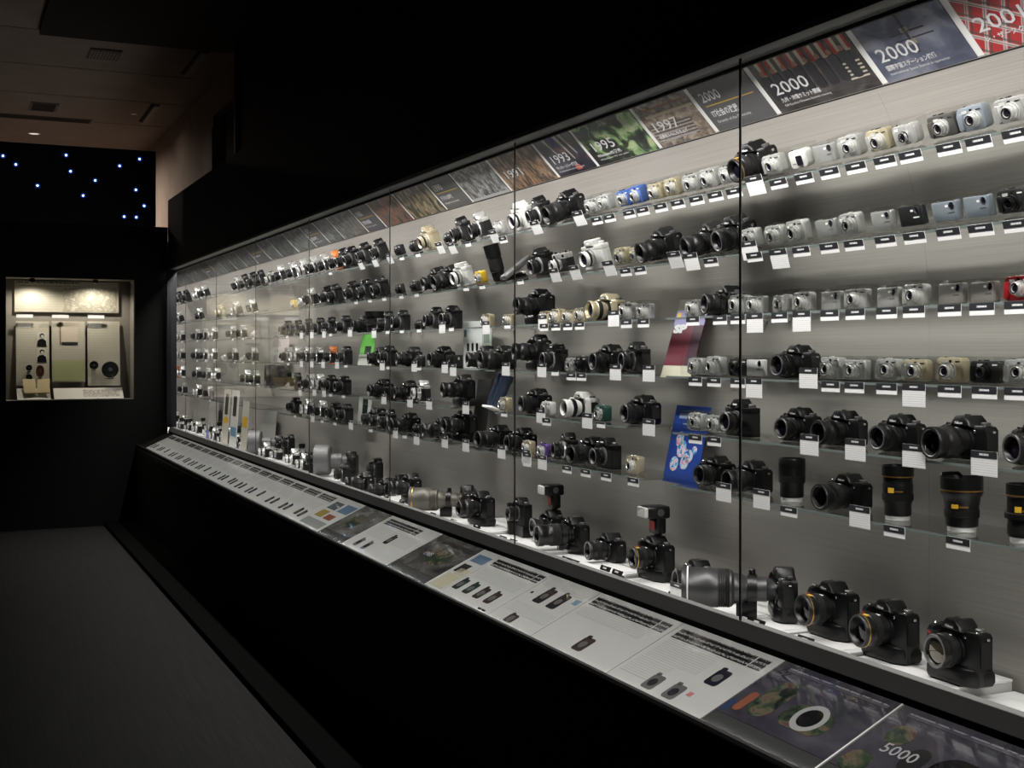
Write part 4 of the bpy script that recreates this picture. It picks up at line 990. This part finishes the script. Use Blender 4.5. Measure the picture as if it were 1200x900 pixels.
def desk_panel(a, b, kind, label, **k):
    yl, yr = PY(b, DBX) - .0015, PY(a, DBX) + .0015; w_ = yl - yr
    p = empty('desk_panel'); p.matrix_world = desk_M(yl)
    tag(p, label, 'information panel', 'printed panels on the slanted desk')
    if kind == 'white':
        obj('sheet', plate(0, w_, .004, DL - .002, 0, .0034, M_sheet), p)
        for (x0, x1) in k.get('head', ()):
            obj('heading', plate(w_*x0, w_*(x1 - .14*(x1 - x0)), DL - .062, DL - .020, .003, .0039, M_desk_h), p)
            obj('heading_end', plate(w_*(x1 - .125*(x1 - x0)), w_*x1, DL - .062, DL - .020, .003, .0039, M_desk_h), p)
        for (x0, x1, y0, y1) in k.get('text', ()):
            obj('text_block', plate(w_*x0, w_*x1, y0, y1, .003, .0037, M_body), p)
        for (x, y, ww, hh, mi) in k.get('pics', ()): camera_print(p, w_*x, y, ww, hh, M_th[mi])
        for (x0, x1, y0, y1, mm) in k.get('blocks', ()):
            obj('picture', plate(w_*x0, w_*x1, y0, y1, .003, .0040, mm), p)
    else:
        obj('print', plate(0, w_ - .004, .050, DL - .002, 0, .0034, M_deskph[k['photo']]), p)
        obj('edge_strip', plate(w_ - .004, w_, .004, DL - .002, 0, .0040, M_wh_edge), p)
        obj('front_strip', plate(0, w_ - .004, .004, .049, 0, .0034, mat('grey_green_strip', (.055, .058, .055), .45, coat=1.)), p)
        for (x0, x1, y0, y1, mm) in k.get('blocks', ()):
            obj('picture', MB().slabz(rrect(w_*(x0 + x1)/2, (y0 + y1)/2, w_*(x1 - x0), y1 - y0, .45*min(w_*(x1 - x0), y1 - y0), 5), .003, .0039).mesh('picture', mm, 0), p)
        for (x, y, r0, r1, mm) in k.get('rings', ()):
            obj('lens_picture', MB().lathe([(.0034, r1), (.0042, r1), (.0042, r0), (.0034, r0)], (w_*x, y, 0), 'z', 28, False, False).mesh('lens_picture', mm, 0), p)
        if k.get('words'):
            for (tx, sz, x, y, wd) in k['words']: obj('lettering', text_mesh(tx, sz, mat('grey_print', (.34, .34, .35), .5), wd, .0003), p, (w_*x, y, .0046))
    return p
PW = mat('print_pale_metal', (.42, .42, .42), .5, coat=1.); PDk = mat('print_near_black', (.012, .012, .014), .5, coat=1.)
desk_panel(1400, 1061, 'dark', 'violet-grey photo panel of a camera lens lettered 5000, on the desk', photo=0, rings=((.42, .115, .030, .046, PW), (.42, .115, .0, .029, PDk)),
           blocks=((.06, .16, .15, .21, M_foliage), (.30, .55, .07, .18, PDk), (.20, .28, .10, .17, M_th[0]), (.02, .13, .05, .11, M_foliage), (.05, .95, DL - .030, DL - .018, text_mat('desk_script', (.10, .095, .12), (.35, .34, .38), .03, .6, 60, coat=1.))), words=(('5000', .040, .10, .125, .09),))
desk_panel(1061, 922, 'dark', 'violet-grey photo panel with foliage and lens, next to white panels', photo=1, rings=((.62, .130, .030, .044, PW), (.62, .130, .0, .029, PDk)),
           blocks=((.16, .36, .075, .205, M_foliage), (.42, .80, .085, .160, M_foliage), (.02, .06, .055, .10, mat('print_blue_patch', (.03, .06, .14), .5, coat=1.)), (.08, .15, .07, .14, mat('print_rust_patch', (.28, .10, .06), .5, coat=1.)), (.24, .36, .155, .19, M_th[4]), (.10, .95, DL - .030, DL - .018, text_mat('desk_script', (.1, .1, .1), (.3, .3, .3), .03, .6, 60))))
desk_panel(922, 803, 'white', 'white desk panel with three camera pictures in grey and navy', head=((.05, .94),), text=((.06, .60, .115, .195), (.04, .40, .04, .11)), pics=((.76, .135, .050, .060, 1), (.40, .045, .050, .055, 3), (.62, .045, .050, .055, 3)), blocks=((.72, .76, .05, .065, M_redp),))
desk_panel(803, 706, 'white', 'white desk panel with a single ribbed camera picture near its front', head=((.04, .95),), text=((.06, .85, .150, .195),), pics=((.52, .060, .055, .060, 2),))
desk_panel(706, 650, 'white', 'white desk panel without heading, two camera pictures side by side', text=((.05, .95, .06, .11), (.08, .92, .205, .225)), pics=((.36, .165, .055, .075, 0), (.66, .165, .055, .075, 0), (.40, .035, .055, .040, 2)), blocks=((.85, .95, .175, .20, mat('print_sky_patch', (.20, .33, .45), .5, coat=1.)), (.08, .12, .155, .165, PDk)))
desk_panel(650, 589, 'white', 'white desk panel with four camera pictures in a row', head=((.04, .96),), text=((.05, .90, .125, .185),), pics=((.10, .075, .050, .060, 4), (.32, .075, .050, .060, 4), (.54, .075, .050, .060, 2), (.76, .075, .050, .060, 2)), blocks=((.78, .92, .012, .020, PDk),))
yel = mat('print_cream_map', (.55, .53, .38), .5, coat=1.)
desk_panel(589, 570, 'white', 'narrow cream desk panel with a blue map picture', blocks=((.1, .9, .02, .10, yel), (.1, .9, .185, .230, mat('print_map_blue', (.12, .20, .30), .5, coat=1.)), (.12, .60, .115, .165, M_th[0]), (.3, .9, .105, .14, yel)))
desk_panel(570, 520, 'dark', 'dark grey photo panel with pale lettering, between white panels', photo=2, blocks=((.30, .75, .10, .19, M_foliage), (.2, .9, .215, .235, M_th[0])), words=(('1985', .030, .22, .13, .07),))
desk_panel(520, 462, 'white', 'white desk panel with one dark and two small camera pictures', head=((.05, .72),), text=((.05, .9, .11, .18),), pics=((.52, .13, .05, .060, 0), (.18, .055, .045, .055, 3), (.36, .055, .045, .055, 3)))
desk_panel(462, 430, 'dark', 'smoky grey photo panel beside the coloured map panel', photo=3, blocks=((.2, .6, .10, .20, M_foliage),))
desk_panel(430, 402, 'white', 'grey desk panel with coloured map squares', blocks=((.1, .45, .16, .22, mat('print_steel', (.10, .12, .13), .5, coat=1.)), (.55, .95, .16, .225, mat('print_map_blue', (.12, .2, .3), .5)), (.12, .42, .09, .145, mat('print_ochre', (.36, .27, .08), .5, coat=1.)), (.5, .8, .09, .13, mat('print_rust_patch', (.28, .10, .06), .5)), (.05, .9, .02, .07, mat('print_pale_grey2', (.30, .32, .30), .5, coat=1.))))
hp = [402, 383, 367, 351, 337, 324, 312, 301, 290, 280, 270, 261, 252, 243, 235, 227, 219, 211, 204, 196, 187]
seqw = ['seventh', 'sixth', 'fifth', 'fourth', 'third', 'second', 'first']
for n, (a, b) in enumerate(zip(hp[:-1:3], hp[3::3])):
    heads = [(.02 + .333*q, .02 + .333*q + .29) for q in range(3)]
    pics = [(x, y, .05, .055, mi) for x, y, mi in ((.10, .06, 0), (.22, .065, 0), (.46, .06, 0), (.56, .065, 1), (.80, .07, 0), (.90, .065, 2))][: 6 - n % 2]
    desk_panel(a, b, 'white', f"long white desk panel with three black headings, {seqw[n+1]} from the end post", head=heads, text=((.03, .30, .12, .17), (.36, .64, .11, .17), (.7, .95, .12, .17)), pics=pics)

# ------------------------------------------------------------------ leaflets, posters and the open book between the shelves
def leaflet(name, label, px0, px1, X, z0, tilt, Lh, m, bits=(), thick=.003, cat='leaflet', turn=0.):
    yl, yr = PY(px0, X), PY(px1, X); w_ = yl - yr
    t = math.radians(tilt); ca, sa = math.cos(math.radians(turn)), math.sin(math.radians(turn))
    M = basis((X, yl, z0 + EYE + .0008), (sa, -ca, 0), (math.sin(t), 0, math.cos(t)))
    p = empty(name); p.matrix_world = M; tag(p, label, cat)
    obj('sheet', plate(0, w_, 0, Lh, -thick, 0, m), p)
    for (n, x0, x1, y0, y1, mm) in bits:
        obj(n, plate(w_*x0, w_*x1, Lh*y0, Lh*y1, -.0002, .0006, mm), p)
    return p, w_
r3, r4, r5, r6 = [row_frame(q)[1] for q in (3, 4, 5, 6)]
p, w_ = leaflet('brochure', 'maroon and lilac brochure with cream foot, lettered SP', 774, 809, 2.250, -.0875, 17, .282, mat('maroon_print', (.13, .025, .04), .4),
    (('cream_foot', 0, 1, 0, .15, mat('cream_print', (.50, .48, .38), .5)), ('lilac_band', 0, 1, .66, .86, mat('lilac_print', (.28, .26, .46), .5)), ('grey_head', 0, 1, .86, 1, mat('beige_print', (.32, .30, .24), .5)), ('dark_side', .68, 1, .15, .66, mat('dark_plum_print', (.05, .02, .035), .5)), ('yellow_dot', .04, .16, .77, .83, M_yel)), cat='brochure')
obj('lettering', text_mesh('SP', .038, M_print, .085, .0028), p, (w_*.05, .282*.575, .0012))
p, w_ = leaflet('poster', 'blue poster with pink and cyan sparkling shape', 776, 815, 2.264, -.449, 13, .27, mat('royal_blue_print', (.02, .06, .30), .35),
    (('pale_title', .15, .7, .83, .90, mat('pale_blue_print', (.30, .40, .60), .5)), ('subtitle', .3, .7, .755, .77, mat('pale_blue_print', (.3, .4, .6), .5))), cat='poster')
M_spark = photo_mat('sparkle_print', [(.34, (.02, .10, .45)), (.44, (.10, .50, .75)), (.52, (.80, .70, .78)), (.6, (.75, .30, .35)), (.7, (.03, .08, .40))], (60, 60, 60), detail=5, seed=3)
for (x, y, ww, hh) in ((.30, .56, .045, .055), (.40, .44, .055, .06), (.62, .36, .060, .045), (.26, .24, .05, .05), (.55, .27, .05, .045), (.78, .44, .03, .03)):
    obj('sparkle', MB().slabz(rrect(w_*x, .27*y, ww, hh, min(ww, hh)*.45), .0003, .0012).mesh('sparkle', M_spark, 0), p)
leaflet('leaflet', 'bright green leaflet leaning between shelves', 419, 435, 2.19, r4, 10, .182, mat('leaf_green_print', (.12, .42, .07), .4), (('pale_foot', 0, 1, 0, .35, mat('pale_grey_print', (.42, .45, .40), .5)), ('figure', .35, .8, .3, .62, M_th[4])))
leaflet('leaflet', 'white framed leaflet with a dark window, leaning below the green leaflet', 419, 434, 2.30, r6, 4, .165, mat('white_print_sheet', (.72, .72, .70), .4), (('window', .32, .72, .30, .86, M_th[4]),))
leaflet('leaflet', 'pale pink leaflet leaning beside the round hood', 325, 337, 2.30, r4, 5, .178, mat('pale_pink_print', (.50, .44, .44), .4), (('band', .1, .9, .2, .3, M_th[3]),))
leaflet('board', 'dark display board beside the blue field glasses', 551, 567, 2.275, r6, 8, .30, mat('black_board', (.02, .02, .021), .5), (('frame_line', .06, .94, .04, .06, M_grey),), cat='board')
bk = empty('open_book'); yb = PY(565, 2.295)
bk.location = (2.295, yb, r4 + EYE + .0008); tag(bk, 'open booklet with white and pale green pages standing on a shelf', 'booklet')
def page(sgn, w_, m, ang):
    a = math.radians(ang)
    M = basis((0, 0, 0), (math.sin(a)*1.0, -sgn*math.cos(a), 0) if sgn > 0 else (-math.sin(a), -math.cos(a), 0), (0, 0, 1))
    return M
for sgn, w_, m, nm in ((-1, .185, mat('white_page', (.74, .76, .75), .45), 'page'), (1, .15, mat('pale_green_page', (.42, .50, .42), .45), 'page')):
    me = plate(0, w_, 0, .225, -.002, 0, m) if sgn > 0 else plate(-w_, 0, 0, .225, -.002, 0, m)
    o = obj(nm, me, bk); ang = 6 * sgn
    o.matrix_local = basis((0, 0, 0), (-math.sin(math.radians(ang)), -math.cos(math.radians(ang)), 0), (0, 0, 1))
    if sgn < 0:
        for q in range(3): obj('picture', MB().slabz(rrect(-.14 + .045*q, .10, .022, .040, .009), 0, .0008).mesh('picture', M_th[0], 0), o)
        obj('corner_patch', plate(-w_ + .004, -w_ + .03, .15, .185, 0, .0008, mat('teal_patch', (.10, .17, .17), .5)), o)
    else:
        for q in range(4): obj('text_column', plate(.03 + .022*q, .045 + .022*q, .12, .19, 0, .0006, mat('column_ink', (.16, .20, .17), .5)), o)
# blue field glasses leaning on a small white rest
fg = empty('field_glasses', (2.20, PY(577, 2.20), r5 + EYE + .001), (0, math.radians(22), math.radians(-6))); tag(fg, 'dark blue field glasses propped up above the black board', 'binoculars')
M_fb = mat('dark_blue_rubber', (.03, .045, .08), .45)
for sgn in (-1, 1):
    t_ = obj('tube', MB().lathe([(0.01, .022), (.04, .022), (.05, .026), (.13, .026), (.14, .030), (.165, .030), (.165, .024), (.158, .023)], (0, sgn*.034, 0), 'z', 20).mesh('tube', M_fb), fg)
    obj('front_glass', MB().lathe([(.157, .024), (.160, 0)], (0, sgn*.034, 0), 'z', 16).mesh('front_glass', M_lens), t_)
obj('bridge', MB().box(-.012, .012, -.02, .02, .06, .12, .003).mesh('bridge', M_barrel), fg)
obj('rest', MB().box(-.03, .03, -.07, .07, 0.0, .010, .002).mesh('rest', M_wh_edge), fg)
sz = slab_top(PY(310, 2.26))
for (a, b, lab, L2, mm, bits) in ((304, 321, 'grey printed sheet leaning on the wall behind silver cameras', .22, text_mat('grey_sheet', (.40, .40, .38), (.25, .25, .24), .012, .4, 150), ()),
        (243, 254, 'pale printed sheet leaning at the far end of the case', .22, text_mat('pale_sheet', (.50, .50, .47), (.3, .3, .3), .012, .4, 150), ()),
        (259, 266, 'tall narrow board with a dark window and yellow foot', .46, mat('ivory_board', (.55, .53, .45), .5), (('window', .25, .75, .55, .92, M_th[4]), ('yellow_foot', .1, .9, .40, .50, M_yel))),
        (268, 276, 'tall narrow white board with a blue foot', .46, mat('white_board', (.66, .66, .63), .5), (('window', .25, .75, .55, .9, M_th[0]), ('blue_foot', .1, .9, .2, .36, mat('blue_foot', (.10, .25, .38), .5)))),
        (281, 288, 'tall narrow board with a yellow label in the middle', .40, mat('ivory_board', (.55, .53, .45), .5), (('yellow_label', .1, .9, .5, .7, M_yel),))):
    XB = 2.29 if 'sheet' in lab else 2.05
    leaflet('board', lab, a, b, XB, slab_top(PY((a + b)/2, XB)), 4, .30 if 'sheet' in lab else L2, mm, bits, cat='board')

# ------------------------------------------------------------------ lit niche in the far partition
ND = .34
M_nic = grain(mat('niche_lining', (.24, .22, .19), .8), (6, 6, 6), .05)
nic = empty('window_1', (0, FY, 0)); nic['kind'] = 'structure'; nic['label'] = 'glazed display niche in the black partition'
for nm, (x0, x1, y0, y1, z0, z1) in {'niche_back': (NX0 - .03, NX1 + .03, ND, ND + .02, NZ0 - .03, NZ1 + .03), 'niche_side': (NX0 - .03, NX0 - .001, .081, ND, NZ0 - .03, NZ1 + .03), 'niche_jamb': (NX1 + .001, NX1 + .03, .081, ND, NZ0 - .03, NZ1 + .03),
        'niche_floor': (NX0, NX1, .081, ND, NZ0 - .03, NZ0), 'niche_top': (NX0, NX1, .081, ND, NZ1, NZ1 + .03)}.items():
    obj(nm, MB().box(x0, x1, y0, y1, z0 + EYE, z1 + EYE).mesh(nm, M_nic, 0), nic)
me = bpy.data.meshes.new('pane'); me.from_pydata([(NX0, .01, NZ0 + EYE), (NX1, .01, NZ0 + EYE), (NX1, .01, NZ1 + EYE), (NX0, .01, NZ1 + EYE)], [], [(0, 1, 2, 3)]); me.materials.append(M_glass); obj('pane', me, nic)
def NXP(px, Y): return (Y * CT) / ((FPX / CT) / (px - VPX) - ST)
def NZP(px, py, Y): return (HORIZON - py) / FPX * (NXP(px, Y) * ST + Y * CT)
M_nb = text_mat('niche_board_text', (.50, .47, .38), (.44, .41, .335), .022, .35, 120)
M_nb2 = photo_mat('niche_board_map', [(.35, (.50, .46, .36)), (.5, (.30, .28, .22)), (.62, (.55, .52, .42))], (30, 30, 30), detail=5, seed=4)
def nboard(px0, px1, py0, py1, Y, label, m, bits=(), tilt=0., cat='information panel'):
    x0, x1 = NXP(px0, Y), NXP(px1, Y); pm = (px0 + px1)/2; z0, z1 = NZP(pm, py1, Y), NZP(pm, py0, Y)
    t = math.radians(tilt)
    M = basis((x0, Y, z0 + EYE), (1, 0, 0), (0, math.sin(t), math.cos(t)))
    p = empty('niche_board'); p.matrix_world = M; tag(p, label, cat)
    ww, hh = x1 - x0, z1 - z0
    obj('sheet', plate(0, ww, 0, hh, -.008, 0, m), p)
    for (n, a, b, c, d, mm) in bits: obj(n, plate(ww*a, ww*b, hh*c, hh*d, 0, .003, mm), p)
    return p, ww, hh
M_tt = text_mat('niche_title', (.50, .47, .38), (.06, .06, .05), .05, .6, 60)
YB = FY + ND - .03
nboard(17, 139, 330, 366, YB, 'wide cream board with a map across the top of the niche', M_nb, (('title', .02, .62, .84, .97, M_tt), ('map_picture', .46, .98, .04, .80, M_nb2)))
pA, wA, hA = nboard(19, 58, 376, 452, YB - .06, 'cream niche board with two small portraits', M_nb, (('caption', .05, .45, .90, .97, M_cardw),), 6)
for cyy in (.72, .47):
    f_ = obj('portrait', plate(wA*.62, wA*.93, hA*(cyy - .11), hA*(cyy + .11), 0, .003, mat('portrait_paper', (.55, .53, .46), .5)), pA)
    obj('shoulders', MB().slabz([(wA*.63, hA*(cyy - .11)), (wA*.92, hA*(cyy - .11)), (wA*.90, hA*(cyy - .02)), (wA*.80, hA*(cyy + .01)), (wA*.70, hA*(cyy + .0)), (wA*.64, hA*(cyy - .03))], .003, .004).mesh('shoulders', PDk, 0), f_)
    obj('hair', MB().lathe([(.003, .020), (.0042, .020)], (wA*.78, hA*(cyy + .055), 0), 'z', 14).mesh('hair', PDk, 0), f_)
    obj('face', MB().lathe([(.0042, .014), (.005, .014)], (wA*.79, hA*(cyy + .045), 0), 'z', 14).mesh('face', mat('portrait_paper', (.5, .5, .5), .5), 0), f_)
nboard(61, 100, 376, 448, YB - .06, 'cream niche board with a framed sheet and green foot', M_nb, (('framed_sheet', .26, .78, .66, .99, mat('cream_sheet', (.58, .50, .40), .5)), ('dark_stroke', .24, .28, .62, .99, mat('rust_line', (.22, .12, .08), .5)), ('roller', .30, .78, .61, .65, M_th[0]), ('green_foot', .02, .98, .02, .36, mat('pale_olive_print', (.42, .44, .22), .5))), 6)
nboard(103, 141, 376, 452, YB - .06, 'cream niche board behind the black discs', M_nb, (('caption', .05, .45, .9, .97, M_cardw),), 6)
for (a, b, n) in ((19, 58, 0), (61, 100, 1), (103, 141, 2)):
    Yc = YB - .045; xa, xb = NXP(a, Yc), NXP(b, Yc); zz = NZP(80, 371, Yc)
    q = obj('caption_strip', MB().box(0, (xb - xa)*.5, -.006, 0, -.014, .014).mesh('caption_strip', M_cardw, 0)); q.location = (xa, Yc, zz + EYE)
    tag(q, ['small white caption strip above the portraits board', 'small white caption strip above the green-footed board', 'small white caption strip above the black discs board'][n], 'label', 'caption strips in the niche')
ZF = NZ0 + EYE + .0005
for (a, b, lab) in ((20, 59, 'white sheet on the niche floor under the open book'), (63, 144, 'wide white sheet with ink drawing on the niche floor')):
    Yc = FY + .15; xa, xb = NXP(a, Yc), NXP(b, Yc)
    M = basis((xa, FY + .085, ZF + .006), (1, 0, 0), (0, .82, .57)); p = empty('paper_sheet'); p.matrix_world = M; tag(p, lab, 'paper sheet')
    obj('sheet', plate(0, xb - xa, 0, .16, -.002, 0, mat('niche_paper', (.62, .60, .54), .5)), p)
    if b > 100: obj('drawing', plate((xb - xa)*.42, (xb - xa)*.95, .03, .13, 0, .001, photo_mat('ink_drawing', [(.4, (.62, .6, .54)), (.5, (.08, .07, .06)), (.56, (.62, .6, .54)), (.68, (.4, .12, .08))], (40, 60, 40), detail=5)), p)
bk2 = empty('open_book', (NXP(43, FY + .12), FY + .110, ZF + .062)); tag(bk2, 'small open yellowed book in the far niche', 'book')
for s_ in (-1, 1):
    o = obj('page', MB().box(0 if s_ > 0 else -.10, .10 if s_ > 0 else 0, 0, .012, 0, .15, .002).mesh('page', mat('yellowed_paper', (.48, .38, .20), .7), 0), bk2); o.rotation_euler = (math.radians(-38), 0, math.radians(-7*s_))
def disc(px, py, r, m, label, name='medallion', Y=None, oval=1.0):
    Y = Y or YB - .100
    o = empty(name, (NXP(px, Y), Y, NZP(px, py, Y) + EYE)); tag(o, label, 'medallion' if name == 'medallion' else 'disc', None)
    d = obj('plate', MB().lathe([(0, r), (.012, r), (.016, r*.92), (.016, r*.8), (.013, r*.75), (.013, 0)], (0, 0, 0), '-y', 24).mesh('plate', m), o); d.scale = (1, 1, oval)
    h = obj('hub', MB().lathe([(.012, r*.25), (.018, r*.22), (.019, 0)], (0, 0, 0), '-y', 16).mesh('hub', M_grey), o); h.scale = (1, 1, oval)
    obj('stand', MB().box(-r*.5, r*.5, 0, .05, -r*oval - .012, -r*oval - .002, .002).mesh('stand', M_grey), o)
disc(34, 431, .026, M_barrel, 'upper small black medallion below the portraits'); disc(34, 442, .026, M_barrel, 'lower small black medallion below the portraits')
disc(47, 435, .034, mat('brown_bakelite', (.16, .07, .04), .4), 'brown oval medallion beside two black ones', oval=1.7)
disc(110, 428, .038, M_barrel, 'smaller black disc in the far niche', 'black_disc'); disc(129, 433, .072, M_barrel, 'large black disc in the far niche', 'black_disc', YB - .125)
for px, pw in ((38, 1.), (112, 1.)):
    Yl = FY + .105; x = NXP(px, Yl)
    fx = empty('niche_spotlight', (x, Yl, NZ1 + EYE - .002)); tag(fx, 'small spotlight under the niche top over the map' if px > 60 else 'small spotlight under the niche top over the text', 'spotlight', 'niche spotlights')
    obj('can', MB().lathe([(0, .022), (-.03, .022), (-.03, .018), (-.01, .016)], (0, 0, 0), 'z', 16).mesh('can', M_barrel), fx)
    l = bpy.data.lights.new('niche_light', 'SPOT'); l.energy = NICHE_W * pw; l.spot_size = math.radians(150); l.spot_blend = .6; l.color = (1, .93, .80); l.shadow_soft_size = .015
    o = bpy.data.objects.new('niche_light', l); COL.objects.link(o); o.location = (x, Yl, NZ1 + EYE - .035); o.rotation_euler = (math.radians(8), 0, 0)

# ------------------------------------------------------------------ ceiling fittings
def cpos(px, py): x, y = ray(px, py, 2.755); return x, y
x, y = cpos(122, 63)
v = empty('ceiling_vent', (x, y, CZ - .001)); tag(v, 'slatted air vent grille in the brown ceiling', 'vent')
obj('frame', MB().box(-.14, .14, -.20, .20, -.012, 0, .002).mesh('frame', mat('vent_dark', (.05, .045, .042), .6), 0), v)
sl_ = MB().box(-.010, .004, -.16, .16, -.018, -.012).mesh('slat', mat('vent_slat', (.16, .14, .13), .5), 0)
for q in range(9): obj('slat', sl_, v, (-.112 + .028*q, 0, 0))
x, y = cpos(51, 125); v = empty('ceiling_hatch', (x, y, CZ - .001)); tag(v, 'small dark rectangular hatch in the ceiling', 'hatch')
obj('frame', MB().box(-.15, .15, -.25, .25, -.008, 0, .002).mesh('frame', mat('hatch_frame', (.10, .085, .075), .6), 0), v); obj('opening', MB().box(-.12, .12, -.22, .22, -.010, -.008).mesh('opening', M_black, 0), v)
xa, ya = cpos(0, 134.5); xb, yb_ = cpos(105, 142.5); v = empty('ceiling_slot', ((xa + xb)/2, (ya + yb_)/2, CZ - .001)); tag(v, 'long dark slot across the ceiling', 'ceiling slot')
obj('frame', MB().box(-(xb - xa)/2 - .02, (xb - xa)/2 + .02, -.13, .13, -.005, 0, .001).mesh('frame', mat('hatch_frame', (.1, .085, .075), .6), 0), v); obj('opening', MB().box(-(xb - xa)/2, (xb - xa)/2, -.11, .11, -.007, -.005).mesh('opening', M_black, 0), v)
for (a, b, lab) in (((219, 86), (241, 59), 'pale batten on the ceiling near the soffit'), ((169, 142), (184, 122), 'pale batten on the ceiling farther from the soffit')):
    xa, ya = cpos(*a); xb, yb_ = cpos(*b)
    v = empty('ceiling_batten', ((xa + xb)/2, (ya + yb_)/2, CZ - .001), (0, 0, math.atan2(yb_ - ya, xb - xa) - math.pi/2)); tag(v, lab, 'batten')
    Lh = math.hypot(xb - xa, yb_ - ya)/2
    obj('rail', MB().box(-.03, .03, -Lh, Lh, -.03, 0, .003).mesh('rail', mat('batten_pale', (.32, .28, .25), .6), 0), v); obj('groove', MB().box(.03, .06, -Lh, Lh, -.012, 0, .002).mesh('groove', M_black, 0), v)
def downlight(x, y, power, label, r=.07, glow=3., cone=100, color=(1, .86, .72)):
    v = empty('downlight', (x, y, CZ - .001)); tag(v, label, 'downlight', 'ceiling downlights')
    obj('trim_ring', MB().lathe([(0, r), (-.008, r), (-.010, r*.8), (0, r*.78)], (0, 0, 0), 'z', 20).mesh('trim_ring', mat('white_trim', (.6, .58, .55), .4)), v)
    obj('lamp_disc', MB().lathe([(-.006, r*.74), (-.007, 0)], (0, 0, 0), 'z', 20).mesh('lamp_disc', mat('lamp_glow_%g' % glow, (1, .9, .8), .5, emit=(1, .9, .78), es=glow)), v)
    l = bpy.data.lights.new('downlight', 'SPOT'); l.energy = power; l.spot_size = math.radians(cone); l.spot_blend = .8; l.color = color; l.shadow_soft_size = r
    o = bpy.data.objects.new('downlight_beam', l); COL.objects.link(o); o.location = (x, y, CZ - .02)
x, y = cpos(40, 156); downlight(x, y, HALL_W, 'lit downlight in the ceiling beyond the partition', .08, .8, 172)
x, y = cpos(157, 133); downlight(x, y, 3., 'dim downlight near the pale batten', .04, .10, 160)
downlight(-.6, 4.2, AISLE_FILL_W, 'added fill downlight over the aisle carpet', .07, 1., 70); downlight(-.3, 7.6, AISLE_FILL_W, 'added fill downlight over the far aisle carpet', .07, 1., 70)  # both lamps are added, out of view, to brighten the carpet
